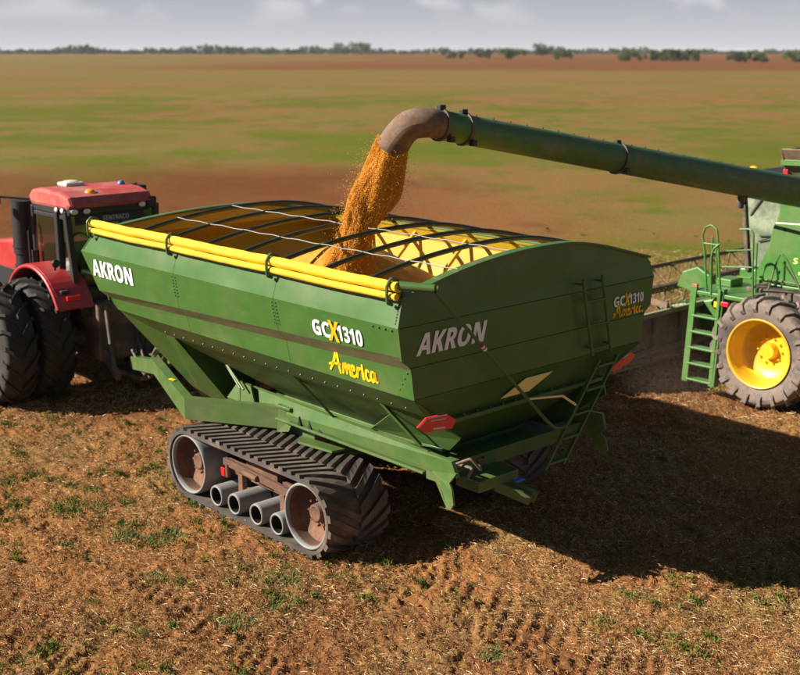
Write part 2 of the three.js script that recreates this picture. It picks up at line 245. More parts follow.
{ // straw and stalks lying over the soil
  const wide = () => rnd() < 0.78 ? rr(-0.40, 0.40) : (rnd() < 0.5 ? -1 : 1) * rr(0.40, 0.63);
  const g = new THREE.BufferGeometry(), w = 0.5; // a bent, flattened stalk, 1 m long before scaling
  const sec = (x, y, k) => [[x, y - w * k * 0.5, -w * k], [x, y - w * k * 0.5, w * k], [x, y + w * k, 0]], A = sec(-0.5, 0, 0.7), B = sec(0, 1.4, 1), C = sec(0.5, 0, 0.6), v = [];
  for (const [P, Q] of [[A, B], [B, C]]) for (let i = 0; i < 3; i++) { const j = (i + 1) % 3; for (const q of [P[i], Q[j], Q[i], P[i], P[j], Q[j]]) v.push(...q); }
  g.setAttribute('position', new THREE.Float32BufferAttribute(v, 3)); g.computeVertexNormals();
  const q = new THREE.Quaternion(), e = new THREE.Euler(), s = V(), p = V();
  const tones = [[0.46, 0.32, 0.13], [0.38, 0.20, 0.080], [0.33, 0.145, 0.055], [0.70, 0.56, 0.31], [0.26, 0.115, 0.048], [0.14, 0.06, 0.03], [0.42, 0.245, 0.085], [0.34, 0.16, 0.065], [0.20, 0.09, 0.042], [0.38, 0.17, 0.06], [0.30, 0.22, 0.09]];
  litter('straw_litter', 'orange brown straw and crop residue scattered over the whole harvested field', 'straw', g, 560000, m => {
    let r, x, z; do { r = 9.6 * Math.pow(3.9, Math.pow(rnd(), 0.9)); [x, z] = polarSpot(r, wide()); } while (rnd() > 0.25 + 1.6 * sstep(0.36, 0.62, fbm(x * 1.1 + 40, z * 1.1, 3))); const L = (0.016 + 0.085 * rnd() ** 2.5) * (r > 20 ? 1.5 : 1);
    const t = rr(0.0024, 0.0056) * (r > 20 ? 1.4 : 1); e.set(rr(-1, 1), rr(0, 6.283), gauss() * 0.5); q.setFromEuler(e);
    m.compose(p.set(x, groundY(x, z, r) + 0.042 * rnd() ** 1.5, z), q, s.set(L, t, t));
  }, () => { const c = tones[Math.floor(rnd() * tones.length)], k = rr(0.85, 1.55); return [c[0] * k, c[1] * k, c[2] * k]; });
  const clod = clean(new THREE.IcosahedronGeometry(1, 0));
  litter('soil_clods', 'small reddish clods of earth between the straw', 'soil', clod, 16000, m => {
    const r = 9.6 * Math.pow(3.4, Math.pow(rnd(), 0.85)), th = wide(), [x, z] = polarSpot(r, th), k = 0.006 + 0.018 * Math.pow(rnd(), 3);
    e.set(rr(0, 6), rr(0, 6), rr(0, 6)); q.setFromEuler(e); m.compose(p.set(x, groundY(x, z, r) + k * 0.3, z), q, s.set(k, k * rr(0.5, 0.9), k * rr(0.7, 1.2)));
  }, () => { const k = rr(0.6, 1.1); return [0.30 * k, 0.125 * k, 0.05 * k]; });
  const blade = new THREE.BufferGeometry(); blade.setAttribute('position', new THREE.Float32BufferAttribute([-0.5, 0, 0, 0.5, 0, 0, 0.35, 0.6, 0.1, -0.5, 0, 0, 0.35, 0.6, 0.1, -0.35, 0.6, 0.1, -0.35, 0.6, 0.1, 0.35, 0.6, 0.1, 0, 1, 0.38], 3)); blade.computeVertexNormals();
  const tufts = []; for (let i = 0; i < 760; i++) { let r, x, z; do { r = 10 * Math.pow(4.2, rnd()); [x, z] = polarSpot(r, wide()); } while (rnd() > (z > 1.5 + 0.1 * x && x < 1 ? 1 : 0.35) * (0.15 + 1.7 * sstep(0.4, 0.65, fbm(x / 1.9 + 5, z / 1.9, 3)))); tufts.push([x, z, r, 0.03 + 0.16 * rnd() ** 2]); }
  litter('weed_seedlings', 'thin scatter of small green weeds coming up through the stubble', 'weeds', blade, 52000, m => {
    const k = Math.floor(rnd() * tufts.length), t = tufts[rnd() < 0.5 ? k : Math.floor(k / 3)], a = rr(0, 6.283), d = t[3] * Math.abs(gauss()) * 1.3, x = t[0] + Math.cos(a) * d * 1.5, z = t[1] + Math.sin(a) * d, r = t[2];
    e.set(rr(-0.7, 0.7), rr(0, 6.283), rr(-0.7, 0.7)); q.setFromEuler(e); const h = rr(0.02, 0.07); m.compose(p.set(x, groundY(x, z, r) + 0.01, z), q, s.set(0.011, h, h * 0.9));
  }, () => { const k = rr(0.7, 1.35); return [0.10 * k, 0.15 * k, 0.018 * k]; });
}
function weedGeo(n, R, h) { const l = []; for (let i = 0; i < n; i++) { const a = rr(0, 6.283), d = R * Math.sqrt(rnd()) * (0.5 + fbm(Math.cos(a) * 1.7 + R * 90, Math.sin(a) * 1.7, 3)), hh = h * rr(0.35, 1.1), b = new THREE.PlaneGeometry(0.014, hh, 1, 3).translate(0, hh / 2, 0), p = b.attributes.position, lean = rr(0.3, 1.1); for (let k = 0; k < p.count; k++) { const t = p.getY(k) / hh; p.setX(k, p.getX(k) * (1.05 - t)); p.setZ(k, lean * hh * t * t); p.setY(k, hh * t * (1 - 0.3 * lean * t)); } b.rotateY(rr(0, 6.283)).translate(Math.cos(a) * d, 0, Math.sin(a) * d); b.computeVertexNormals(); l.push(b); } return M(l); }
const weedMat = dusty([0.075, 0.135, 0.016], { dust: 0.2, spots: 0.2, rough: 0.75, metres: 0.5, n: 128, dustColor: [0.25, 0.22, 0.06], seed: 30 });
for (const [x, z, R, h, label] of [
  [-5.23, 3.24, 0.36, 0.10, 'wide flat green weed patch in the stubble, farthest left of the track'],
  [-3.88, 3.34, 0.16, 0.11, 'small round green weed in the stubble below the front of the track'],
  [-3.49, 3.0, 0.24, 0.11, 'green weed patch nearest the front wheel of the cart track'],
  [-2.55, 3.71, 0.13, 0.10, 'small green weed standing alone between the other weeds at lower left'],
  [-1.53, 2.6, 0.24, 0.13, 'bright green weed patch closest to the rear wheel of the cart track'],
  [-1.07, 3.05, 0.22, 0.12, 'dense green weed just below the patch at the rear track wheel'],
  [-0.99, 3.67, 0.16, 0.10, 'low green weed near the bottom edge, below the rear track wheel'],
  [1.34, 2.1, 0.15, 0.10, 'small pale green weed near the bottom edge, middle of the picture']]) {
  const t = thing('weed_clump', label, 'weed', [x, groundY(x, z, 12), z], 'weed clumps in the stubble'); const m = new THREE.Mesh(boxUV(weedGeo(Math.round(300 * R / 0.2), R * 1.25, h * 0.8)), weedMat); m.name = 'leaves'; m.castShadow = m.receiveShadow = true; t.add(m);
}
// ---------------------------------------------------------------- trees along the far edge of the field
const leafMat = [[0.044, 0.082, 0.014], [0.058, 0.098, 0.018], [0.036, 0.062, 0.017]].map((c, i) => dusty(c, { dust: 0.15, n: 128, metres: 3, rough: 0.9, seed: 40 + i, dustColor: [0.13, 0.12, 0.05] })), barkMat = plain([0.09, 0.07, 0.05], 0.9);
function crownGeo(w, h, n, base = 0.12, leaf = 1) { // leaf sprays gathered in clumps through the crown
  const l = [], cl = []; for (let i = 0; i < 14; i++) cl.push([gauss() * w * 0.48, h * rr(base + 0.12, 0.85), gauss() * w * 0.42, rr(0.2, 0.36) * Math.min(w, h)]);
  const v = []; for (let i = 0; i < n; i++) { const c = cl[i % cl.length], d = V(gauss(), gauss(), gauss()).normalize().multiplyScalar(c[3] * Math.cbrt(rnd())), s = rr(0.12, 0.3) * Math.sqrt(h) * leaf, o = V(c[0] + d.x, Math.max(h * base, c[1] + d.y * 0.9), c[2] + d.z); for (let k = 0; k < 3; k++) { const e = V(gauss(), gauss(), gauss()).normalize().multiplyScalar(s).add(o); v.push(e.x, e.y, e.z); } }
  const g = new THREE.BufferGeometry(); g.setAttribute('position', new THREE.Float32BufferAttribute(v, 3)); g.computeVertexNormals(); return g;
}
function treeAt(px, r, w, h, label, k, name = 'field_tree', group = 'bushy trees at the far edge of the field') {
  const th = Math.atan((px - 400) / 1234), [x, z] = polarSpot(r / Math.cos(th), th), t = thing(name, label, 'tree', [x, 0, z], group);
  const tr = []; tr.push(rod([0, -0.2, 0], [0.1, h * 0.45, 0], h * 0.03, h * 0.018, 7)); for (let i = 0; i < 4; i++) { const a = i * 1.7 + k; tr.push(rod([0.06, h * 0.3, 0], [Math.cos(a) * w * 0.25, h * rr(0.55, 0.75), Math.sin(a) * w * 0.25], h * 0.014, h * 0.006, 6)); }
  for (const [nm, g, mt] of [['trunk', M(tr), barkMat], ['crown', crownGeo(w * 1.5, h, 2200, h < 7 ? 0.03 : 0.15), leafMat[k % 3]]]) { const m = new THREE.Mesh(boxUV(g), mt); m.name = nm; m.castShadow = m.receiveShadow = true; t.add(m); }
}
const farTrees = [
  [345, 1500, 17, 15, 'tallest tree of the far tree line, left of the bent grain spout'], [362, 1480, 9, 14, 'narrow tree beside the tallest one in the far tree line'],
  [482, 900, 9, 6.5, 'low bushy tree at the field edge above the grain auger bend'], [455, 880, 10, 5.5, 'wide low bush at the field edge right above the auger bend'],
  [512, 760, 8, 7, 'round green bush at the field edge, first right of the auger bend'], [542, 1150, 9, 12, 'thin taller tree standing up behind the middle bushes'],
  [562, 780, 8, 6, 'small bush right of the thin taller tree on the horizon'], [631, 700, 7, 6, 'dark bush just left of the long hedge at the field edge'],
  [655, 690, 10, 6.3, 'left bush of the long dark hedge at the field edge'], [674, 690, 10, 6.6, 'middle bush of the long dark hedge at the field edge'], [693, 690, 9, 6, 'right bush of the long dark hedge at the field edge'],
  [738, 640, 8, 5.6, 'lone green bush right of the long hedge'], [764, 640, 7, 4.4, 'low bush between the lone bush and the right picture edge'], [794, 620, 8, 5.0, 'bush at the right edge of the picture on the horizon']];
farTrees.forEach((a, i) => treeAt(...a, i));
{ // the continuous belt of woodland behind
  const v = []; for (let i = 0; i < 250; i++) { const px = -260 + i * 5.5 + rr(-4, 4), th = Math.atan((px - 400) / 1234), left = px < 400 ? 1 : 0.75, [x, z] = polarSpot(rr(1750, 2000) / Math.cos(th), th), h = rr(4.5, 9.5) * left * (0.6 + fbm(px / 40, 3, 2)), g = crownGeo(rr(18, 30), h, 300, 0.0, 3.4), p = g.attributes.position; for (let k = 0; k < p.count; k++) v.push(p.getX(k) + x, p.getY(k), p.getZ(k) + z); }
  const g = new THREE.BufferGeometry(); g.setAttribute('position', new THREE.Float32BufferAttribute(v, 3)); g.computeVertexNormals();
  single('tree_belt', g, leafMat[2], 'long hazy belt of woodland on the horizon', 'trees', 'stuff');
}
// ---------------------------------------------------------------- shared: farm tyre with lugs and a rim, axis along z
function wheel(parent, cx, cy, cz, R, w, rimR, { mat, rimMat, n = 20, lug = 0.05, dish = 0.1, face = 1, name = 'wheel', lugShift = 0.2, hub = true, dir = 1 }) {
  const h = w / 2, tyre = latheZ([[rimR - 0.02, -h * 0.72], [rimR + 0.02, -h * 0.86], [rimR + (R - rimR) * 0.35, -h * 0.99], [rimR + (R - rimR) * 0.65, -h], [R - lug - 0.06, -h * 0.93], [R - lug - 0.012, -h * 0.72], [R - lug, 0], [R - lug - 0.012, h * 0.72], [R - lug - 0.06, h * 0.93], [rimR + (R - rimR) * 0.65, h], [rimR + (R - rimR) * 0.35, h * 0.99], [rimR + 0.02, h * 0.86], [rimR - 0.02, h * 0.72]], 56).translate(cx, cy, cz);
  const t = part(parent, name, tyre, mat);
  for (const s of [-1, 1]) {
    const sl = [[0.02, R - lug, 0], [0.35, R - lug - 0.003, 0.33], [0.72, R - lug - 0.012, 0.68], [0.97, R - lug - 0.07, 0.95], [1.02, R - lug - 0.19, 1.02]], lw = 0.032, v = [];
    const ring = ([zt, rb, at]) => { const a0 = dir * at * lugShift, k = zt > 0.9 ? 0.6 : 1, c = (r, o) => [Math.sin(a0 + o / r) * r, Math.cos(a0 + o / r) * r, s * zt * h + (k < 1 ? s * lug * 0.55 * (r > rb + 0.01 ? 1 : 0) : 0)]; return [c(rb - 0.03, -lw * 1.3), c(rb - 0.03, lw * 1.3), c(rb + lug * k, lw), c(rb + lug * k, -lw)]; };
    const rg = sl.map(ring); for (let i = 0; i + 1 < rg.length; i++) for (let k = 0; k < 4; k++) { const A = rg[i][k], B = rg[i][(k + 1) % 4], C = rg[i + 1][(k + 1) % 4], D = rg[i + 1][k]; for (const q of s > 0 ? [A, B, C, A, C, D] : [A, C, B, A, D, C]) v.push(...q); }
    for (const [A, B, C, D] of [rg[0], rg[rg.length - 1]]) for (const q of [A, B, C, A, C, D]) v.push(...q);
    const g = new THREE.BufferGeometry(); g.setAttribute('position', new THREE.Float32BufferAttribute(v, 3)); g.computeVertexNormals(); boxUV(g);
    for (let i = 0; i < n; i++) { const m = new THREE.Mesh(g, mat); m.name = 'lug'; m.position.set(cx, cy, cz); m.rotation.z = (i + (s > 0 ? 0.5 : 0)) / n * Math.PI * 2; m.castShadow = m.receiveShadow = true; t.add(m); }
  }
  const f = face, rim = [latheZ([[rimR - 0.005, f * h * 0.78], [rimR + 0.025, f * h * 0.92], [rimR + 0.03, f * h * 0.96], [rimR + 0.012, f * h * 0.98], [rimR - 0.025, f * h * 0.9], [rimR - 0.035, f * h * 0.6], [rimR - 0.08, f * (h - dish * 0.6)], [rimR - 0.09, f * (h - dish)], [rimR * 0.45, f * (h - dish - 0.02)], [0.01, f * (h - dish - 0.02)]], 48).translate(cx, cy, cz)];
  if (hub) { rim.push(new THREE.CylinderGeometry(0.13, 0.16, 0.14, 20).rotateX(Math.PI / 2).translate(cx, cy, cz + f * (h - dish + 0.03))); for (let i = 0; i < 10; i++) { const a = i / 10 * 6.283; rim.push(new THREE.CylinderGeometry(0.018, 0.018, 0.04, 6).rotateX(Math.PI / 2).translate(cx + Math.cos(a) * 0.22, cy + Math.sin(a) * 0.22, cz + f * (h - dish))); } }
  part(t, 'rim', rim, rimMat); return t;
}
// ---------------------------------------------------------------- the grain cart
const cart = thing('grain_cart', 'large green grain cart on rubber tracks with yellow rolled tarp', 'grain cart', [-3.2, 0, 0]);
const XF = -6.45, BOWTOP = 3.76;
const prof = [[2.11, 3.56], [2.21, 3.20], [2.14, 2.87], [2.025, 2.72], [1.975, 2.38]];       // near side wall, (z, y)
const xr = [-0.03, 0, 0, 0, 0.0], xf = [-6.42, -6.74, -6.40, -6.33, -6.18], yf = [3.56, 3.20, 2.66, 2.55, 2.39];   // yf: height of each fold at the front                   // rear and front end of each fold
const lowZ = 1.66, lowY = 2.10, xrl = -0.16, xfl = -5.55;                                   // lip under the side wall
const names = ['upper_side_panel', 'middle_side_panel', 'reflection_tinted_ledge', 'lower_side_panel'], pm = [MT.green, MT.green, MT.ledge, MT.green];
const XS = [0, 1 / 3, 2 / 3, 1];
for (const s of [1, -1]) {
  const PR = prof.map((q, i) => s < 0 && i === 0 ? [2.14, 3.40] : q);
  for (let i = 0; i < 4; i++) for (let k = 0; k < 3; k++) { // three sheets along the length, seams a few millimetres apart
    const [z0, y0] = PR[i], [z1, y1] = PR[i + 1], gp = 0.003;
    const cut = [0, -4.3, -2.15], a0 = k ? cut[k] + gp : xf[i], a1 = k < 2 ? cut[k + 1] - gp : xr[i], b0 = k ? cut[k] + gp : xf[i + 1], b1 = k < 2 ? cut[k + 1] - gp : xr[i + 1];
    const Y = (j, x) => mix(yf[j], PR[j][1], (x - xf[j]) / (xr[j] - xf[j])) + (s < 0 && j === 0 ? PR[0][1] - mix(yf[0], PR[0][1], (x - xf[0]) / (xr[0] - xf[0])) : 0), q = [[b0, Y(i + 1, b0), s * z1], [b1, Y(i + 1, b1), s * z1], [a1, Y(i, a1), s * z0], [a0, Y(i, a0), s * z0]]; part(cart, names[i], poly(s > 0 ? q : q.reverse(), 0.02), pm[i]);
  }
  const lip = [[xfl, lowY, s * lowZ], [xrl, lowY, s * lowZ], [xr[4], 2.378, s * 1.972], [xf[4], 2.388, s * 1.972]]; part(cart, 'side_lip', poly(s > 0 ? lip : lip.reverse(), 0.02), MT.green);
  const low = [[-3.9, 1.36, s * 0.72], [-0.85, 1.36, s * 0.72], [xrl - 0.02, lowY, s * (lowZ - 0.01)], [xfl + 0.05, lowY, s * (lowZ - 0.01)]]; part(cart, 'lower_hopper_side', poly(s > 0 ? low : low.reverse(), 0.02), MT.green);
  const rim = []; for (let i = 0; i < 22; i++) { const x = -5.3 + i * 0.235; rim.push(new THREE.CylinderGeometry(0.011, 0.013, 0.018, 6).rotateX(Math.PI / 2 + 0.9).translate(x, 2.175, s * 1.755)); }
  const rb = part(cart, 'bolt_row', rim, MT.bolt); rb.userData.kind = 'stuff';
}
// rear wall: four cross panels, the top one arched
const arch = (z, h) => { const t = (z + 0.15) / 2.15; return h - (h - 3.52) * Math.pow(Math.abs(Math.min(1.05, Math.max(-1.02, t))), 2.1) - (z < -0.4 ? 0.12 * sstep(-0.4, -2.1, z) : 0); };
{
  const top = []; for (let i = 0; i <= 16; i++) { const z = -2.10 + 4.21 * i / 16; top.push([-0.03, arch(z, 3.80), z]); }
  part(cart, 'rear_arch_panel', poly([[0, 3.205, 2.205], [0, 3.205, -2.205], ...top], 0.02), MT.green);
  const band = []; for (let i = 0; i < 16; i++) { const z0 = -2.12 + 4.25 * i / 16, z1 = -2.12 + 4.25 * (i + 1) / 16; band.push(beam([-0.06, arch(z0, 3.80) + 0.012, z0], [-0.06, arch(z1, 3.80) + 0.012, z1 + 0.004], 0.13, 0.03)); } part(cart, 'rear_top_flange', band, MT.green);
  const R = [[0, 3.195, 2.205], [0.004, 2.745, 2.035], [0, 2.385, 1.965], [-0.2, 1.99, 1.36]];
  const rn = ['rear_panel', 'rear_panel', 'rear_sloped_panel'];
  for (let i = 0; i < 3; i++) { const a = R[i], b = R[i + 1], edge = i === 0 ? [[0.002, 2.84, -2.16], [0.002, 2.84, 2.16]] : null; let q = [[b[0], b[1] + 0.004, b[2]], [b[0], b[1] + 0.004, -b[2]], [a[0], a[1] - 0.004, -a[2]], [a[0], a[1] - 0.004, a[2]]]; if (edge) q = [q[0], q[1], edge[0], q[2], q[3], edge[1]]; part(cart, rn[i], poly(q, 0.02), i === 2 ? MT.green : MT.green); }
  part(cart, 'rear_flange', [beam([-0.17, 1.975, -1.42], [-0.17, 1.975, 1.45], 0.11, 0.05), ...Array.from({ length: 13 }, (_, i) => new THREE.CylinderGeometry(0.014, 0.014, 0.03, 6).translate(-0.15, 2.005, -1.3 + i * 0.215))], MT.green);
  part(cart, 'lower_hopper_rear', poly([[-0.85, 1.36, 0.72], [-0.85, 1.36, -0.72], [-0.24, 1.96, -1.36], [-0.24, 1.96, 1.36]], 0.02), MT.green);
  for (const s of [1, -1]) { const q = [[-0.2, 1.98, s * 1.37], [xrl, lowY, s * lowZ], [0, 2.38, s * 1.96]]; part(cart, 'corner_gusset', poly(s > 0 ? q : q.reverse(), 0.015), MT.green); }
}
{ // front wall and the raked chute under it
  const top = []; for (let i = 0; i <= 16; i++) { const z = 2.11 - 4.21 * i / 16; top.push([-6.42, arch(z, 3.68), z]); }
  part(cart, 'front_arch_panel', poly([[-6.74, 3.205, -2.205], [-6.74, 3.205, 2.205], ...top], 0.02), MT.green);
  const band = []; for (let i = 0; i < 16; i++) { const z0 = 2.11 - 4.21 * i / 16, z1 = 2.11 - 4.21 * (i + 1) / 16; band.push(beam([-6.39, arch(z0, 3.68) + 0.012, z0], [-6.39, arch(z1, 3.68) + 0.012, z1 - 0.004], 0.12, 0.03)); } part(cart, 'front_top_flange', band, MT.green);
  for (let i = 1; i < 4; i++) { const [z0] = prof[i], [z1] = prof[i + 1], y0 = yf[i], y1 = yf[i + 1]; part(cart, 'front_panel', poly([[xf[i + 1], y1 + 0.003, -z1], [xf[i + 1], y1 + 0.003, z1], [xf[i], y0 - 0.003, z0], [xf[i], y0 - 0.003, -z0]], 0.02), MT.green); }
  part(cart, 'front_chute', poly([[-3.9, 1.36, -0.72], [-3.9, 1.36, 0.72], [xfl + 0.05, lowY, lowZ - 0.02], [-5.95, 2.34, 1.9], [-5.95, 2.34, -1.9], [xfl + 0.05, lowY, -lowZ + 0.02]], 0.02), MT.green);
  for (const s of [1, -1]) part(cart, 'chute_cheek', poly((l => s > 0 ? l : l.reverse())([[-5.60, 1.03, s * 1.0], [-5.0, 1.06, s * 0.94], [-5.25, 2.12, s * 1.67], [-5.45, 2.13, s * 1.68], [-6.18, 2.38, s * 1.955]]), 0.02), MT.green);
  part(cart, 'chute_front', poly([[-5.60, 1.03, -1.0], [-5.60, 1.03, 1.0], [-6.18, 2.38, 1.95], [-6.18, 2.38, -1.95]], 0.02), MT.green);
  part(cart, 'chute_back', poly([[-5.0, 1.06, 0.94], [-5.0, 1.06, -0.94], [-5.25, 2.10, -1.6], [-5.25, 2.10, 1.6]], 0.02), MT.green);
  part(cart, 'hopper_floor', box(-3.95, -0.82, 1.30, 1.355, -0.74, 0.74), MT.green);
  for (const s of [1, -1]) part(cart, 'front_wing_plate', poly(s > 0 ? [[-6.9, 2.62, 1.35], [-6.3, 2.52, 2.06], [-6.42, 2.9, 2.1], [-6.9, 2.78, 1.5]] : [[-6.9, 2.78, -1.5], [-6.42, 2.9, -2.1], [-6.3, 2.52, -2.06], [-6.9, 2.62, -1.35]], 0.02), MT.green);
}
{ // yellow lining, 25 mm inside the skins
  const d = 0.05, L = [...prof.map(([z, y]) => [z - d, y]), [lowZ - 0.06, lowY + 0.05], [0.67, 1.40]], lr = [-0.06, -0.03, -0.03, -0.03, -0.03, -0.2, -0.9], lf = [-6.39, -6.70, -6.32, -6.18, -5.96, -5.5, -3.86];
  for (const s of [1, -1]) { const l = []; for (let i = 0; i < 6; i++) { const y0 = s < 0 && i === 0 ? 3.40 : L[i][1], q = [[lf[i], y0, s * L[i][0]], [lr[i], y0, s * L[i][0]], [lr[i + 1], L[i + 1][1], s * L[i + 1][0]], [lf[i + 1], L[i + 1][1], s * L[i + 1][0]]]; l.push(poly(s > 0 ? q : q.reverse(), 0.003)); } part(cart, 'side_lining', l, MT.yellowIn); }
  for (const [X, sgn, nm] of [[lr, 1, 'rear_lining'], [lf, -1, 'front_lining']]) { const l = []; for (let i = 0; i < 6; i++) { const q = [[X[i], L[i][1] - (i ? 0 : 0.14), L[i][0]], [X[i], L[i][1] - (i ? 0 : 0.14), -L[i][0]], [X[i + 1], L[i + 1][1], -L[i + 1][0]], [X[i + 1], L[i + 1][1], L[i + 1][0]]]; l.push(poly(sgn > 0 ? q : q.reverse(), 0.003)); }
    const tp = []; for (let i = 0; i <= 12; i++) { const z = -2.06 + 4.12 * i / 12; tp.push([X[0] - sgn * 0.004, arch(z, sgn > 0 ? 3.78 : 3.66), z]); } l.push(poly(sgn > 0 ? [[X[0] - 0.004, 3.42, 2.06], ...tp.slice().reverse(), [X[0] - 0.004, 3.40, -2.06]] : [[X[0] + 0.004, 3.40, -2.06], ...tp, [X[0] + 0.004, 3.42, 2.06]], 0.003)); part(cart, nm, l, MT.yellowIn); }
  for (let i = 0; i < 5; i++) part(cart, 'inner_brace', [beam([-1.1 - i * 1.08, 3.3, -2.12], [-1.1 - i * 1.08, 2.45, -1.2], 0.05, 0.05), beam([-1.1 - i * 1.08, 2.45, -1.2], [-1.1 - i * 1.08, 2.45, 1.2], 0.05, 0.05), beam([-1.1 - i * 1.08, 2.45, 1.2], [-1.1 - i * 1.08, 3.3, 2.12], 0.05, 0.05)], MT.yellowIn);
  part(cart, 'corner_web', poly([[-0.07, 3.35, -1.4], [-0.07, 2.5, -1.3], [-0.9, 2.5, -1.3]], 0.02), MT.yellowIn);
}
// top rails, bows, cords
for (const [s, y] of [[1, 3.545], [-1, 3.39]]) part(cart, 'top_rail', beam([-6.40, y, s * 2.11], [-0.05, y, s * 2.11], 0.07, 0.07), MT.green);
for (let i = 0; i < 7; i++) {
  const x = -6.42 + (i + 1) * 0.80 - 0.0, pts = []; for (let k = 0; k <= 14; k++) { const z = 2.1 - 4.2 * k / 14; pts.push([x, arch(z, BOWTOP) + (k === 0 || k === 14 ? -0.02 : 0.02), z]); }
  part(cart, 'roof_bow', pipe(pts, 0.032, 40, 8), MT.bow);
}
for (const z of [1.28, 0.35]) { const pts = []; for (let k = 0; k <= 20; k++) { const x = -5.62 + 5.56 * k / 20; pts.push([x, arch(z, BOWTOP) + 0.05 - 0.012 * Math.sin(k * 1.57) ** 2, z]); } part(cart, 'ridge_cord', pipe(pts, 0.007, 60, 6), MT.cord); }
{ // the tarp rolled along the near rail
  const roll = (y0, z0, r0, sag) => { const seg = 190, ring = 16, v = [], P = (i, k) => { const x = -6.5 + 6.47 * i / seg, a = k / ring * 6.283, n = fbm(x * 2.2 + 4, k * 0.5 + y0 * 9, 3) - 0.5, st = [-6.42, -4.35, -2.2, -0.12].reduce((m, q) => Math.min(m, Math.abs(x - q)), 9), n2 = fbm(x * 9 + a * 0.6, Math.cos(a) * 1.5 + y0 * 5, 3) - 0.5, r = r0 * (1 + 0.34 * n + 0.16 * n2) * (0.84 + 0.16 * sstep(0, 0.16, st)); return [x, y0 - sag * (1 - Math.exp(-st)) * 0.03 + Math.sin(a) * r * 1.05, z0 + Math.cos(a) * r]; };
    for (let i = 0; i < seg; i++) for (let k = 0; k < ring; k++) for (const q of [P(i, k), P(i + 1, (k + 1) % ring), P(i, (k + 1) % ring), P(i, k), P(i + 1, k), P(i + 1, (k + 1) % ring)]) v.push(...q);
    for (const i of [0, seg]) for (let k = 0; k < ring; k++) for (const q of [P(i, k), P(i, (k + 1) % ring), [P(i, 0)[0], y0, z0]]) v.push(...q);
    const g = new THREE.BufferGeometry(); g.setAttribute('position', new THREE.Float32BufferAttribute(v, 3)); const h = g; h.computeVertexNormals(); // smooth round the roll
    const nn = h.attributes.normal, pp = h.attributes.position; for (let i = 0; i < seg * ring * 6; i++) { const d = V(0, pp.getY(i) - y0, pp.getZ(i) - z0).normalize(); d.lerp(V().fromBufferAttribute(nn, i), 0.6).normalize(); nn.setXYZ(i, d.x, d.y, d.z); } return h; };
  part(cart, 'rolled_tarp', roll(3.628, 2.178, 0.057, 0.4), MT.tarp); part(cart, 'tarp_flap', roll(3.528, 2.20, 0.038, 0.6), MT.tarp);
  for (const x of [-6.42, -4.35, -2.2, -0.12]) part(cart, 'tarp_strap', pipe([[x, 3.43, 2.18], [x, 3.46, 2.245], [x, 3.56, 2.256], [x, 3.65, 2.25], [x, 3.71, 2.19], [x, 3.68, 2.09], [x, 3.58, 2.06]], 0.018, 26, 6), MT.green);
  part(cart, 'far_tarp_stop', pipe([[-6.4, 3.36, -2.17], [-0.06, 3.36, -2.17]], 0.035, 6, 10), MT.green);
}
{ // crank handle hanging down the rear wall
  part(cart, 'tarp_crank', [rod([-0.05, 3.64, 2.15], [0.28, 3.63, 1.95], 0.05, 0.045, 12), rod([0.24, 3.64, 1.97], [0.31, 3.63, 1.93], 0.03)], MT.green);
  part(cart, 'crank_handle', pipe([[0.28, 3.6, 1.95], [0.2, 2.9, 1.18], [0.14, 2.2, 0.42], [0.1, 1.76, -0.06], [0.1, 1.62, -0.24], [0.1, 1.6, -0.42], [0.1, 1.7, -0.54], [0.1, 1.82, -0.62]], 0.021, 50, 8), MT.green);
  for (let i = 0; i < 4; i++) { const t = 0.50 + i * 0.012, a = [mix(0.28, 0.14, t), mix(3.6, 2.2, t), mix(1.95, 0.42, t)], b = [mix(0.28, 0.14, t + 0.012), mix(3.6, 2.2, t + 0.012), mix(1.95, 0.42, t + 0.012)]; part(cart, 'reflective_sleeve', rod(a, b, 0.026), i % 2 ? MT.white : MT.redPlain); }
  part(cart, 'crank_holder', [rod([-0.15, 1.98, 0.05], [0.1, 2.0, -0.35], 0.014), rod([0.1, 2.0, -0.35], [0.1, 1.84, -0.6], 0.016)], MT.signYellow);
}
// ladders on the rear
part(cart, 'upper_ladder', [rod([0.1, 3.36, -0.66], [0.1, 2.40, -0.89], 0.02), rod([0.1, 3.37, -1.02], [0.1, 2.40, -1.25], 0.02), ...[3.08, 2.78, 2.48].map(y => rod([0.1, y, -0.66 - (3.36 - y) * 0.24], [0.1, y, -1.02 - (3.36 - y) * 0.24], 0.017)), ...[3.3, 2.5].flatMap(y => [0, 1].map(k => rod([0.1, y, -0.66 - 0.36 * k - (3.36 - y) * 0.24], [0, y, -0.66 - 0.36 * k - (3.36 - y) * 0.24], 0.014)))], MT.green);
part(cart, 'lower_ladder', [beam([0.08, 2.32, -1.05], [0.0, 1.08, -0.18], 0.05, 0.03), beam([0.08, 2.32, -1.40], [0.0, 1.08, -0.52], 0.05, 0.03), ...Array.from({ length: 5 }, (_, i) => { const t = 0.06 + i * 0.22; return beam([0.08 * t, 1.08 + 1.24 * t, -0.18 - 0.87 * t], [0.08 * t, 1.08 + 1.24 * t, -0.52 - 0.87 * t], 0.09, 0.03); })], MT.green);
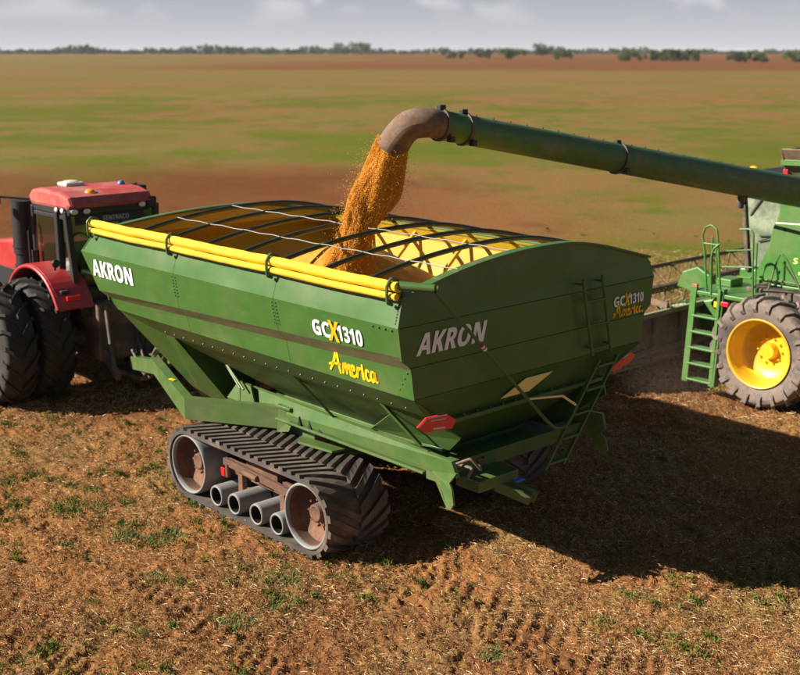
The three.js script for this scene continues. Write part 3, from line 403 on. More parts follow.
// yellow sight plate and marker lamps
part(cart, 'yellow_sight_plate', poly([[-0.137, 2.075, 0.50], [-0.137, 2.075, 0.02], [-0.05, 2.275, -0.30], [-0.05, 2.275, 0.17]].map(p => [p[0] + 0.03, p[1] + 0.012, p[2]]), 0.008), MT.signYellow, 'pale yellow slanted plate');
for (const s of [1, -1]) {
  const o = s > 0 ? [[1.97, 2.09], [1.87, 2.19], [1.65, 2.21], [1.54, 2.13], [1.58, 2.04], [1.88, 2.025]] : [[-2.20, 2.13], [-2.10, 2.05], [-1.75, 1.97], [-1.64, 2.03], [-1.70, 2.11], [-2.05, 2.19]].reverse();
  const mk = part(cart, 'marker_lamp', poly((s > 0 ? o : o.slice().reverse()).map(([z, y]) => [(s > 0 ? 0.02 + (1.99 - z) * 0.35 : -0.25), y, z]), 0.03), MT.lampRed, 'red warning lamp plate');
  part(mk, 'white_stripe', s > 0 ? [beam([0.09, 2.183, 1.865], [0.168, 2.202, 1.65], 0.012, 0.014), beam([0.058, 2.092, 1.96], [0.09, 2.183, 1.865], 0.012, 0.014), beam([0.115, 2.06, 1.80], [0.16, 2.06, 1.67], 0.012, 0.022), beam([0.105, 2.15, 1.83], [0.165, 2.16, 1.66], 0.012, 0.012)] : [beam([-0.22, 2.16, -2.06], [-0.22, 2.09, -1.72], 0.012, 0.014)], MT.offWhite);
  part(cart, 'lamp_bracket', beam([-0.2, 2.06, s * 1.5], [s > 0 ? 0.07 : -0.29, 2.06, s * 1.65], 0.04, 0.06), MT.green);
}
// lettering
const RT = [0, 0, -1], UPm = [0, 0.33, 0.07], UPl = [0, 0.34, 0.05];
part(cart, 'side_name_letters', place(lettering('AKRON', 1.10, 0.25, 0.03, 0.02), [-6.47, 2.875, 2.168], [1, 0, 0], [0, 0.53, 0.07], 0.009), MT.white, 'white letters');
part(cart, 'side_model_letters', [place(lettering('GC', 0.31, 0.19, 0, 0.02), [-1.46, 2.89, 2.151], [1, 0, 0], UPm, 0.009), place(lettering('1310', 0.42, 0.19, 0, 0.02), [-1.02, 2.89, 2.151], [1, 0, 0], UPm, 0.009)], MT.white);
part(cart, 'side_model_cross', place(lettering('X', 0.19, 0.25, 0.12, 0.01), [-1.19, 2.865, 2.146], [1, 0, 0], UPm, 0.012), MT.orange);
for (const [a, b] of [[0, 2], [2, 5], [5, 6], [6, 8], [8, 9], [9, 10], [10, 11]]) { part(cart, 'side_script_letter', place(handScript(0.84, 0.25, 0.017, a, b), [-1.36, 2.455, 1.987], [1, 0, 0], UPl, 0.005), MT.script); part(cart, 'rear_script_letter', place(handScript(0.62, 0.15, 0.012, a, b), [0.003, 2.775, -1.40], RT, [0, 1, 0], 0.006), MT.script); }
part(cart, 'rear_name_letters', place(lettering('AKRON', 1.02, 0.24, 0.26, 0.02), [0.003, 2.86, 1.96], RT, [0, 1, 0], 0.006), MT.white, 'white slanted letters');
part(cart, 'rear_model_letters', [place(lettering('GC', 0.22, 0.13, 0, 0.02), [0.003, 2.905, -1.39], RT, [0, 1, 0], 0.006), place(lettering('1310', 0.29, 0.13, 0, 0.02), [0.003, 2.905, -1.70], RT, [0, 1, 0], 0.006)], MT.white);
part(cart, 'rear_model_cross', place(lettering('X', 0.12, 0.16, 0.12, 0.01), [0.003, 2.895, -1.59], RT, [0, 1, 0], 0.008), MT.script);
{ // edge bolts, small and many
  const b = []; for (let i = 0; i < 9; i++) b.push(new THREE.SphereGeometry(0.012, 6, 5).translate(-0.05, 3.5 - i * 0.032, 2.128 + i * 0.0085)); for (let i = 0; i < 4; i++) b.push(new THREE.SphereGeometry(0.013, 6, 5).translate(-0.1 - i * 0.1, 3.165, 2.21)); for (let i = 0; i < 4; i++) b.push(new THREE.SphereGeometry(0.013, 6, 5).translate(-0.06 - i * 0.05, 2.68 - i * 0.07, 2.022 - i * 0.013)); for (let i = 0; i < 12; i++) { const t = i / 11; b.push(new THREE.SphereGeometry(0.011, 6, 5).translate(mix(-6.45, -6.68, t), mix(3.5, 3.24, t), mix(2.13, 2.203, t))); }
  for (let k = 1; k < 3; k++) for (let i = 0; i < 7; i++) { const t = i / 6; for (const d of [-0.035, 0.035]) b.push(new THREE.SphereGeometry(0.009, 6, 5).translate([-4.3, -2.15][k - 1] + d, mix(3.15, 2.9, t), mix(2.207, 2.172, t))); }
  part(cart, 'edge_bolts', b, MT.bolt).userData.kind = 'stuff';
}
{ // chassis: main rails, drawbar arms, rear hooks, augers and linkage under the hopper
  for (const s of [1, -1]) {
    part(cart, 'chassis_rail', poly((l => s > 0 ? l : l.reverse())([[-4.9, 1.18, s * 1.04], [-2.3, 1.14, s * 1.08], [-0.45, 1.30, s * 1.30], [0.02, 1.36, s * 1.34], [-0.05, 1.54, s * 1.36], [-4.7, 1.44, s * 0.98]]), 0.05), MT.green);
    part(cart, 'rail_flange', beam([-4.85, 1.16, s * 1.02], [-0.55, 1.26, s * 1.24], 0.16, 0.03), MT.green);
    for (let i = 0; i < 5; i++) part(cart, 'rail_gusset', extrudeXY([[-3.08 + i * 0.215, 1.19], [-3.00 + i * 0.215, 1.19], [-3.05 + i * 0.215, 1.34]], s * 1.10, s * 1.18), MT.black);
    part(cart, 'rear_hook_plate', poly((l => s > 0 ? l : l.reverse())([[-0.42, 1.32, s * 1.31], [-0.2, 1.16, s * 1.36], [-0.10, 0.98, s * 1.38], [-0.03, 0.98, s * 1.39], [0.02, 1.06, s * 1.39], [-0.02, 1.22, s * 1.38], [-0.08, 1.28, s * 1.36], [0.03, 1.42, s * 1.36], [-0.3, 1.40, s * 1.33]]), 0.025), MT.green);
    part(cart, 'corner_panel', [poly((l => s > 0 ? l : l.reverse())([[-1.75, 1.46, s * 1.06], [-0.30, 1.56, s * 1.14], [0.02, 1.80, s * 1.30], [-0.16, 1.97, s * 1.46], [-0.76, 2.02, s * 1.55]]), 0.03)], MT.green);
    part(cart, 'hopper_leg', beam([-2.6, 2.08, s * 1.60], [-2.35, 1.45, s * 1.12], 0.07, 0.03), MT.green);
    part(cart, 'hopper_leg', beam([-0.95, 2.08, s * 1.60], [-0.55, 1.6, s * 1.35], 0.07, 0.03), MT.green);
    // drawbar arm: outward from the hitch, then back in to the chassis
    const T = [-7.0, s * 1.02], K = [-4.82, s * 1.80], E = [-3.55, s * 1.14], y0 = 1.03, y1 = 1.33;
    part(cart, 'drawbar_arm', [poly((l => s > 0 ? l : l.reverse())([[T[0], 1.16, T[1]], [K[0], y0, K[1]], [K[0], y1, K[1]], [T[0], 1.36, T[1]]]), 0.03), poly((l => s > 0 ? l : l.reverse())([[K[0], y0, K[1]], [E[0], y0 + 0.02, E[1]], [E[0], y1 + 0.02, E[1]], [K[0], y1, K[1]]]), 0.03), poly((l => s > 0 ? l : l.reverse())([[T[0], 1.362, T[1]], [K[0], y1 + 0.004, K[1]], [K[0] - 0.02, y1 + 0.004, K[1] - s * 0.13], [T[0] + 0.06, 1.362, T[1] - s * 0.13]]), 0.02), poly((l => s > 0 ? l : l.reverse())([[K[0], y1 + 0.004, K[1]], [E[0], y1 + 0.024, E[1]], [E[0] - 0.05, y1 + 0.024, E[1] - s * 0.1], [K[0] - 0.02, y1 + 0.004, K[1] - s * 0.13]]), 0.02), poly((l => s > 0 ? l : l.reverse())([[E[0], y0 + 0.02, E[1] - s * 0.1], [K[0], y0, K[1] - s * 0.14], [K[0], y1, K[1] - s * 0.14], [E[0], y1, E[1] - s * 0.1]]), 0.02), poly((l => s > 0 ? l : l.reverse())([[K[0], y0, K[1] - s * 0.14], [T[0], 1.16, T[1] - s * 0.14], [T[0], 1.34, T[1] - s * 0.14], [K[0], y1, K[1] - s * 0.14]]), 0.02)], MT.green);
    part(cart, 'arm_bracket', [poly((l => s > 0 ? l : l.reverse())([[E[0] + 0.0, y0 - 0.02, E[1] + s * 0.03], [E[0] + 0.22, y0 + 0.03, E[1] + s * 0.0], [E[0] + 0.34, y0 + 0.3, E[1] - s * 0.04], [E[0] + 0.05, y0 + 0.38, E[1] + s * 0.03]]), 0.03), box(E[0], E[0] + 0.3, y0 + 0.33, y0 + 0.37, s * 0.9, E[1] + s * 0.04)], MT.green);
    part(cart, 'drawbar_beam', beam([-9.1, 0.72, s * 0.1], [-6.9, 1.22, s * 0.95], 0.16, 0.22), MT.green);
    part(cart, 'yellow_tag', box(-5.75, -5.62, 1.352, 1.362, s * 1.42, s * 1.47, 0.002), MT.script);
    const wf = part(cart, 'linkage_frame', [rod([-5.35, 1.98, s * 1.0], [-4.45, 1.42, s * 1.12], 0.018), rod([-5.15, 1.98, s * 1.12], [-4.25, 1.46, s * 1.2], 0.018), rod([-5.35, 1.98, s * 1.0], [-5.15, 1.98, s * 1.12], 0.018), rod([-4.45, 1.42, s * 1.12], [-4.4, 1.2, s * 1.16], 0.018), rod([-5.9, 1.42, s * 1.0], [-5.1, 1.84, s * 1.05], 0.012)], MT.green);
    part(cart, 'linkage_plate', poly((l => s > 0 ? l : l.reverse())([[-4.5, 1.22, s * 1.16], [-4.05, 1.26, s * 1.16], [-4.2, 1.5, s * 1.12], [-4.45, 1.52, s * 1.1]]), 0.03), MT.green);
  }
  part(cart, 'added_light_block', [box(-4.3, -0.5, 1.20, 1.30, -1.0, 1.0, 0.02)], MT.green);  // added unseen slab, closes the gap that let a sun streak reach the ground
  part(cart, 'cross_beam', box(-3.75, -3.45, 0.9, 1.25, -1.1, 1.1), MT.green); part(cart, 'axle_beam', box(-3.4, -3.1, 0.55, 0.95, -1.1, 1.1), MT.green);
  part(cart, 'rear_cross_beam', box(-0.52, -0.34, 1.20, 1.38, -1.3, 1.3), MT.green);
  part(cart, 'rear_hitch', [box(-0.36, 0.02, 1.08, 1.22, 0.3, 0.98, 0.02), beam([-0.05, 1.08, 0.62], [0.28, 0.93, 0.38], 0.10, 0.12), beam([-0.05, 1.08, 0.45], [0.28, 0.93, 0.28], 0.06, 0.14)], MT.green);
  part(cart, 'blue_hose_coupling', box(0.1, 0.17, 1.13, 1.16, 0.36, 0.5, 0.01), MT.blueTag);
  part(cart, 'hydraulic_hoses', [pipe([[-0.3, 1.36, 1.15], [-0.05, 1.5, 1.05], [0.02, 1.36, 0.95], [-0.15, 1.4, 0.85], [0.0, 1.5, 0.9]], 0.02, 30, 6), pipe([[-0.3, 1.36, 1.0], [0.02, 1.42, 1.1], [0.03, 1.33, 1.18]], 0.02, 16, 6)], MT.darkSteel);
  part(cart, 'unloading_gearbox', [box(-4.3, -3.95, 1.45, 1.85, -0.3, 0.3, 0.03), new THREE.CylinderGeometry(0.3, 0.34, 0.7, 20).rotateZ(0.6).translate(-4.75, 1.65, 0.35)], MT.darkSteel);
  part(cart, 'hydraulic_cylinder', [rod([-4.9, 1.9, 0.9], [-4.1, 1.5, 0.8], 0.05), rod([-4.5, 1.95, 1.0], [-3.8, 1.55, 0.9], 0.04), rod([-5.2, 2.0, 0.5], [-4.5, 1.6, 0.7], 0.06)], MT.darkSteel);
  part(cart, 'front_hoses', [pipe([[-8.9, 1.0, 0.25], [-8.0, 0.8, 0.55], [-7.1, 1.5, 0.75], [-6.4, 1.55, 0.6]], 0.025, 30, 6), pipe([[-8.9, 1.1, 0.1], [-8.1, 0.7, 0.4], [-7.2, 1.45, 0.5]], 0.025, 30, 6), pipe([[-7.1, 1.38, 0.9], [-6.9, 1.52, 0.95], [-6.7, 1.42, 0.8]], 0.03, 14, 6)], MT.darkSteel);
  part(cart, 'hitch_jack', [rod([-6.5, 1.36, 0.95], [-6.5, 1.75, 0.95], 0.06), rod([-6.5, 1.75, 0.95], [-6.42, 1.8, 1.05], 0.02)], MT.green);
  part(cart, 'unloading_auger_base', rod([-5.6, 1.3, -0.4], [-7.3, 2.9, -1.2], 0.2, 0.2, 20), MT.green);
}
// rubber tracks
for (const s of [1, -1]) {
  const zo = 1.985, zi = 1.03, cf = [-4.53, 0.485], cr = [-1.95, 0.485], r = 0.43, Ls = cr[0] - cf[0], per = 2 * Ls + 2 * Math.PI * r;
  const at = (q, h) => { q = ((q % per) + per) % per; const R = r + h; if (q < Ls) return [cf[0] + q, cf[1] + R]; q -= Ls; if (q < Math.PI * r) { const a = q / r; return [cr[0] + Math.sin(a) * R, cr[1] + Math.cos(a) * R]; } q -= Math.PI * r; if (q < Ls) return [cr[0] - q, cr[1] - R]; q -= Ls; const a = q / r; return [cf[0] - Math.sin(a) * R, cf[1] - Math.cos(a) * R]; };
  const N = 96, v = []; for (let i = 0; i < N; i++) { const q0 = per * i / N, q1 = per * (i + 1) / N, c = [[q0, q1]].map(() => [at(q0, 0), at(q1, 0), at(q0, 0.045), at(q1, 0.045)])[0]; const quad = (A, B, C, D) => { for (const p of [A, B, C, A, C, D]) v.push(...p); }, P = (p, z) => [p[0], p[1], s * z];
    quad(P(c[2], zo), P(c[3], zo), P(c[3], zi), P(c[2], zi)); quad(P(c[0], zo), P(c[0], zi), P(c[1], zi), P(c[1], zo)); quad(P(c[0], zo), P(c[1], zo), P(c[3], zo), P(c[2], zo)); quad(P(c[0], zi), P(c[2], zi), P(c[3], zi), P(c[1], zi)); }
  const bg = new THREE.BufferGeometry(); bg.setAttribute('position', new THREE.Float32BufferAttribute(v, 3)); bg.computeVertexNormals(); if (s < 0) { }
  const belt = part(cart, 'track_belt', bg, MT.belt), n = 46, mid = (zo + zi) / 2;
  for (let i = 0; i < n; i++) for (const half of [0, 1]) {
    const z0 = half ? mid - 0.012 : zo - 0.004, z1 = half ? zi + 0.004 : mid + 0.012, q0 = per * (i + half * 0.5) / n, S = 4, lv = [], ring = t => { const z = mix(z0, z1, t), sh = (half ? -t : t - 1) * 0.26, w = 0.047, k = 0.05; return [[q0 + sh - w, 0.04], [q0 + sh + w, 0.04], [q0 + sh + w * 0.8, 0.045 + k], [q0 + sh - w * 0.8, 0.045 + k]].map(([q, h]) => { const p = at(q, h); return [p[0], p[1], s * z]; }); };
    const rg = []; for (let k = 0; k <= S; k++) rg.push(ring(k / S)); for (let k = 0; k < S; k++) for (let e = 0; e < 4; e++) { const A = rg[k][e], B = rg[k][(e + 1) % 4], C = rg[k + 1][(e + 1) % 4], D = rg[k + 1][e]; for (const p of s > 0 ? [A, C, B, A, D, C] : [A, B, C, A, C, D]) lv.push(...p); }
    for (const [A, B, C, D] of [rg[0], rg[S]]) for (const p of [A, B, C, A, C, D]) lv.push(...p);
    const lg = new THREE.BufferGeometry(); lg.setAttribute('position', new THREE.Float32BufferAttribute(lv, 3)); lg.computeVertexNormals(); part(belt, 'track_lug', lg, MT.belt);
  }
  for (const c of [cf, cr]) {
    const w = part(cart, 'track_wheel', [latheZ([[r - 0.004, s * 1.06], [r - 0.004, s * 1.9], [r - 0.012, s * 1.955], [r - 0.03, s * 1.965], [r - 0.05, s * 1.95], [r - 0.052, s * 1.90]], 48).translate(c[0], c[1], 0)], MT.roller);
    part(w, 'drum_inside', latheZ([[r - 0.052, s * 1.91], [r - 0.055, s * 1.74], [r - 0.055, s * 1.06]], 40).translate(c[0], c[1], 0), MT.rust);
    part(w, 'wheel_disc', [latheZ([[r - 0.05, s * 1.76], [r - 0.12, s * 1.72], [r * 0.5, s * 1.69], [0.125, s * 1.70], [0.115, s * 1.80], [0.09, s * 1.815], [0.08, s * 1.80], [0.005, s * 1.80]], 40).translate(c[0], c[1], 0), ...Array.from({ length: 8 }, (_, i) => new THREE.CylinderGeometry(0.016, 0.016, 0.05, 6).rotateX(Math.PI / 2).translate(c[0] + Math.cos(i * 0.785) * 0.17, c[1] + Math.sin(i * 0.785) * 0.17, s * 1.75))], MT.rust);
  }
  for (const x of [-3.88, -3.47, -2.98, -2.54]) {
    const w = part(cart, 'track_roller', [latheZ([[0.147, s * 1.45], [0.147, s * 1.93], [0.14, s * 1.955], [0.125, s * 1.96], [0.114, s * 1.95]], 28).translate(x, 0.205, 0), latheZ([[0.147, s * 1.05], [0.147, s * 1.4], [0.1, s * 1.4], [0.1, s * 1.05]], 24).translate(x, 0.205, 0)], MT.roller);
    part(w, 'roller_hub', [latheZ([[0.115, s * 1.95], [0.108, s * 1.62], [0.05, s * 1.62], [0.05, s * 1.68], [0.005, s * 1.68]], 24).translate(x, 0.205, 0)], MT.black);
  }
  part(cart, 'track_frame', [beam([-4.4, 0.52, s * 1.5], [-2.0, 0.48, s * 1.5], 0.2, 0.2), beam([-4.0, 0.62, s * 1.72], [-2.35, 0.55, s * 1.72], 0.06, 0.10), box(-3.6, -2.9, 0.5, 0.72, s * 1.1, s * 1.66, 0.02), ...[-3.68, -2.76].map(x => box(x - 0.3, x + 0.3, 0.19, 0.27, s * 1.46, s * 1.56, 0.01)), ...[-3.68, -2.76].map(x => box(x - 0.05, x + 0.05, 0.24, 0.5, s * 1.62, s * 1.70, 0.01)), rod([-3.5, 0.6, s * 1.76], [-3.2, 0.58, s * 1.76], 0.045), rod([-3.9, 0.6, s * 1.74], [-3.9, 0.42, s * 1.74], 0.035)], MT.rust);
  part(cart, 'track_reflector', box(-4.02, -3.93, 0.42, 0.54, s * 1.755, s * 1.78, 0.01), MT.lampRed);
  part(cart, 'track_pivot', [box(-3.5, -2.95, 0.92, 1.2, s * 0.62, s * 1.0, 0.02), poly((l => s > 0 ? l : l.reverse())([[-3.2, 0.98, s * 1.02], [-2.3, 1.02, s * 1.02], [-2.3, 1.04, s * 1.24], [-3.0, 1.0, s * 1.24]]), 0.03)], MT.green);
}
// ---------------------------------------------------------------- the tractor
const trac = thing('tractor', 'red tractor with dusty cab roof and dual rear tyres pulling the cart', 'tractor', [-11.3, 0, 0]);
for (const s of [1, -1]) {
  wheel(trac, -10.68, 1.05, s * 1.84, 1.08, 0.56, 0.56, { mat: MT.rubber, rimMat: MT.darkSteel, n: 20, lug: 0.06, dish: 0.2, face: s, name: 'rear_wheel', lugShift: 0.3, dir: -1 });
  wheel(trac, -10.68, 1.05, s * 1.15, 1.08, 0.56, 0.56, { mat: MT.rubber, rimMat: MT.darkSteel, n: 20, lug: 0.06, dish: 0.2, face: s, name: 'rear_wheel', lugShift: 0.3, dir: -1 });
  wheel(trac, -13.3, 0.8, s * 1.05, 0.82, 0.5, 0.42, { mat: MT.rubber, rimMat: MT.darkSteel, n: 18, lug: 0.05, dish: 0.15, face: s, name: 'front_wheel', lugShift: 0.35, dir: -1 });
  // fender: a curved sheet over the inner tyre with a turned-down outer edge
  const c = [-10.46, 1.05], o = []; const arcPt = (a, r) => [c[0] + Math.cos(a) * r, c[1] + Math.sin(a) * r];
  for (let i = 0; i <= 18; i++) o.push(arcPt(0.62 + i / 18 * 1.72, 1.23 + 0.12 * Math.sin(i / 18 * 3.14))); const inn = []; for (let i = 18; i >= 0; i--) inn.push(arcPt(0.62 + i / 18 * 1.72, 1.19 + 0.12 * Math.sin(i / 18 * 3.14)));
  part(trac, 'fender', extrudeXY([...o, ...inn], s * 0.62, s * 1.26, 0.015), MT.redPaint);
  const lip = []; for (let i = 0; i <= 18; i++) { const a = 0.62 + i / 18 * 1.72; lip.push([...arcPt(a, 1.205 + 0.12 * Math.sin(i / 18 * 3.14)), s * 1.27]); } part(trac, 'fender_edge', pipe(lip, 0.035, 40, 8), MT.redPaint);
  part(trac, 'fender_lamp', [box(-9.66, -9.55, 1.98, 2.05, s * 1.0, s * 1.16, 0.02), rod([-9.8, 2.38, s * 1.12], [-9.74, 2.5, s * 1.14], 0.02), new THREE.SphereGeometry(0.075, 12, 8).scale(0.6, 1, 1).translate(-9.72, 2.5, s * 1.14)], MT.black);
  part(trac, 'mirror', [rod([-11.05, 3.45, s * 0.9], [-11.5, 3.52, s * 1.5], 0.02), box(-11.75, -11.3, 3.36, 3.50, s * 1.3, s * 1.62, 0.04)], MT.black);
}
part(trac, 'transmission', [box(-13.8, -9.75, 0.75, 1.45, -0.38, 0.38, 0.05), box(-10.5, -9.55, 0.7, 1.75, -0.5, 0.5, 0.05), rod([-10.2, 1.05, -2.0], [-10.2, 1.05, 2.0], 0.14), rod([-13.3, 0.8, -1.1], [-13.3, 0.8, 1.1], 0.12)], MT.darkSteel);
part(trac, 'rear_hitch_arms', [beam([-9.7, 0.9, 0.4], [-8.95, 0.55, 0.5], 0.08, 0.14), beam([-9.7, 0.9, -0.4], [-8.95, 0.55, -0.5], 0.08, 0.14), rod([-9.55, 1.7, 0.35], [-9.1, 0.65, 0.5], 0.04), rod([-9.55, 1.7, -0.35], [-9.1, 0.65, -0.5], 0.04), box(-9.9, -8.9, 0.42, 0.5, -0.12, 0.12)], MT.darkSteel);
part(trac, 'hood', [extrudeXY([[-14.6, 1.5], [-11.3, 1.5], [-11.3, 2.52], [-12.4, 2.50], [-13.6, 2.34], [-14.4, 2.1], [-14.65, 1.8]], -0.46, 0.46, 0.06)], MT.redPaint);
part(trac, 'hood_side_panel', box(-12.9, -11.55, 1.95, 2.42, 0.455, 0.485, 0.01), MT.redPaint); part(trac, 'hood_grille', box(-13.9, -11.6, 1.55, 1.92, 0.455, 0.475, 0.01), MT.black);
{ // cab
  const zc = 0.86, xr2 = -9.76, xf2 = -11.12, y0 = 1.75, y1 = 3.36;
  part(trac, 'cab_base', [box(xf2, xr2, 1.5, 1.98, -0.7, 0.7, 0.03), box(xf2, -10.6, 1.4, 2.0, -0.84, 0.84, 0.03)], MT.black);
  const post = (a, b, w = 0.09) => beam(a, b, w, w, 0.02);
  for (const s of [1, -1]) {
    part(trac, 'rear_pillar', post([xr2 + 0.02, 2.0, s * 0.78], [xr2 - 0.02, y1, s * zc], 0.11), MT.black); part(trac, 'door_pillar', post([xr2 - 0.36, 2.0, s * 0.84], [xr2 - 0.30, y1, s * (zc + 0.01)], 0.12), MT.black); part(trac, 'front_pillar', post([xf2 + 0.0, 1.98, s * 0.8], [xf2 + 0.12, y1, s * zc], 0.08), MT.black);
    const q = [[xf2 + 0.04, 1.98, s * 0.85], [xr2 - 0.42, 1.98, s * 0.86], [xr2 - 0.36, y1 - 0.02, s * 0.87], [xf2 + 0.16, y1 - 0.02, s * 0.86]]; const d = part(trac, 'door', poly(s > 0 ? q : q.reverse(), 0.006), MT.glass); part(d, 'door_handle', box(-11.05, -10.98, 2.25, 2.55, s * 0.87, s * 0.93, 0.01), MT.black);
    const w = [[xr2 - 0.26, 2.0, s * 0.82], [xr2 - 0.04, 2.0, s * 0.79], [xr2 - 0.07, y1 - 0.02, s * 0.865], [xr2 - 0.24, y1 - 0.02, s * 0.87]]; part(trac, 'quarter_window', poly(s > 0 ? w : w.reverse(), 0.006), MT.glass);
  }
  part(trac, 'rear_window', poly([[xr2 + 0.02, 2.05, 0.72], [xr2 + 0.02, 2.05, -0.72], [xr2 - 0.01, y1 - 0.03, -0.80], [xr2 - 0.01, y1 - 0.03, 0.80]], 0.006), MT.glass);
  part(trac, 'windscreen', poly([[xf2, 2.05, -0.72], [xf2, 2.05, 0.72], [xf2 + 0.12, y1 - 0.03, 0.8], [xf2 + 0.12, y1 - 0.03, -0.8]], 0.006), MT.glass);
  part(trac, 'roof', [extrudeXY([[-10.98, 3.43], [-9.70, 3.43], [-9.64, 3.47], [-9.68, 3.54], [-9.95, 3.60], [-10.7, 3.62], [-10.93, 3.58], [-11.02, 3.50]], -0.70, 0.90, 0.06)], MT.redRoof);
  part(trac, 'roof_underside', [box(-10.98, -9.64, 3.27, 3.42, -0.68, 0.88, 0.03), box(-9.68, -9.57, 3.31, 3.50, -0.78, -0.58, 0.03)], MT.black);
  for (const [z, y] of [[0.80, 3.35], [0.57, 3.345], [-0.50, 3.38], [-0.68, 3.39]]) { const l = part(trac, 'work_lamp', new THREE.SphereGeometry(0.075, 14, 10).scale(0.5, 0.8, 1.1).translate(-9.63, y, z), MT.black); part(l, 'lamp_glass', new THREE.SphereGeometry(0.062, 14, 10).scale(0.35, 0.75, 1.1).translate(-9.602, y, z), MT.lens); }
  for (const [x, z] of [[-9.82, 0.895], [-10.03, 0.895]]) { const l = part(trac, 'work_lamp', new THREE.SphereGeometry(0.07, 14, 10).scale(1, 0.8, 0.5).translate(x, 3.36, z), MT.black); part(l, 'lamp_glass', new THREE.SphereGeometry(0.058, 14, 10).scale(1, 0.75, 0.35).translate(x, 3.36, z + 0.022), MT.lens); }
  const gp = part(trac, 'satellite_receiver', [box(-10.87, -10.5, 3.61, 3.67, 0.10, 0.46, 0.03)], MT.black); part(gp, 'receiver_cover', [box(-10.86, -10.5, 3.665, 3.74, 0.1, 0.46, 0.035), new THREE.SphereGeometry(0.15, 20, 10, 0, 6.283, 0, 1.57).scale(1, 0.25, 1).translate(-10.68, 3.735, 0.28)], MT.beige);
  part(trac, 'amber_beacon', [new THREE.SphereGeometry(0.10, 16, 10, 0, 6.283, 0, 1.57).scale(1, 0.8, 1).translate(-9.85, 3.61, 0.36), new THREE.CylinderGeometry(0.12, 0.12, 0.03, 16).translate(-9.85, 3.61, 0.36)], MT.amber);
  part(trac, 'blue_beacon', new THREE.SphereGeometry(0.07, 12, 8).scale(1, 1.1, 1).translate(-10.3, 3.67, -0.5), plain([0.10, 0.14, 0.3], 0.4));
  part(trac, 'window_banner', box(xr2 - 0.004, xr2 + 0.016, 3.10, 3.26, -0.62, 0.72, 0.003), plain([0.01, 0.013, 0.03], 0.5));
  part(trac, 'banner_letters', place(lettering('SENTRACO', 0.50, 0.085), [xr2 + 0.017, 3.14, 0.20], [0, 0, -1], [0, 1, 0], 0.004), plain([0.38, 0.42, 0.55], 0.5));
  part(trac, 'seat', [box(-10.55, -10.05, 2.0, 2.2, -0.28, 0.28, 0.06), box(-10.15, -10.0, 2.15, 2.95, -0.28, 0.28, 0.06)], MT.black);
  part(trac, 'steering_wheel', [new THREE.TorusGeometry(0.2, 0.022, 8, 24).rotateY(Math.PI / 2).rotateZ(0.5).translate(-10.85, 2.6, 0.05), rod([-11.1, 2.0, 0.05], [-10.86, 2.58, 0.05], 0.05)], MT.black);
  part(trac, 'armrest_screen', [box(-10.6, -10.5, 2.5, 2.75, -0.55, -0.3, 0.02), rod([-10.55, 2.1, -0.42], [-10.55, 2.5, -0.42], 0.03)], MT.black);
}
part(trac, 'exhaust_stack', [new THREE.CylinderGeometry(0.19, 0.19, 0.95, 20).translate(-11.55, 2.9, 0.82), new THREE.CylinderGeometry(0.165, 0.175, 0.75, 20).translate(-11.55, 2.1, 0.82), new THREE.CylinderGeometry(0.205, 0.205, 0.03, 20).translate(-11.55, 2.55, 0.82), new THREE.CylinderGeometry(0.19, 0.19, 0.03, 20).translate(-11.55, 2.2, 0.82), pipe([[-11.55, 1.8, 0.82], [-11.55, 1.6, 0.75], [-11.7, 1.5, 0.6]], 0.13, 12, 12)], MT.black);
part(trac, 'side_step_and_tank', [box(-12.4, -11.3, 0.7, 1.35, 0.5, 0.95, 0.05), box(-12.2, -11.5, 1.35, 1.7, 0.5, 0.8, 0.03)], MT.darkSteel);
for (let i = 0; i < 4; i++) part(trac, 'hydraulic_coupler', [rod([-9.52, 1.52 + (i % 2) * 0.14, -0.32 + Math.floor(i / 2) * 0.16], [-9.40, 1.52 + (i % 2) * 0.14, -0.32 + Math.floor(i / 2) * 0.16], 0.04)], [MT.redPlain, MT.blueTag, MT.script, MT.chrome][i]);
for (let i = 0; i < 3; i++) part(trac, 'rear_hose', pipe([[-9.42, 1.55 + i * 0.05, -0.2 + i * 0.12], [-9.0, 1.35, -0.1 + i * 0.12], [-8.8, 0.95, 0.05 + i * 0.08], [-8.4, 0.85, 0.1 + i * 0.06]], 0.022, 20, 6), MT.black);
part(trac, 'grab_rail', pipe([[-11.0, 2.05, 0.93], [-11.02, 2.3, 0.97], [-11.02, 2.9, 0.97], [-11.0, 3.0, 0.92]], 0.018, 20, 6), MT.black);
part(trac, 'rear_wiper', [beam([-9.735, 2.2, 0.1], [-9.745, 2.85, -0.25], 0.012, 0.02)], MT.black);
for (const s of [1, -1]) part(trac, 'fender_tail_lamp', box(-9.52, -9.46, 1.88, 1.96, s * 0.85, s * 1.1, 0.01), MT.lampRed);
part(trac, 'cab_lamp_bar', [box(-10.95, -9.75, 3.20, 3.27, 0.855, 0.885, 0.01)], MT.black);
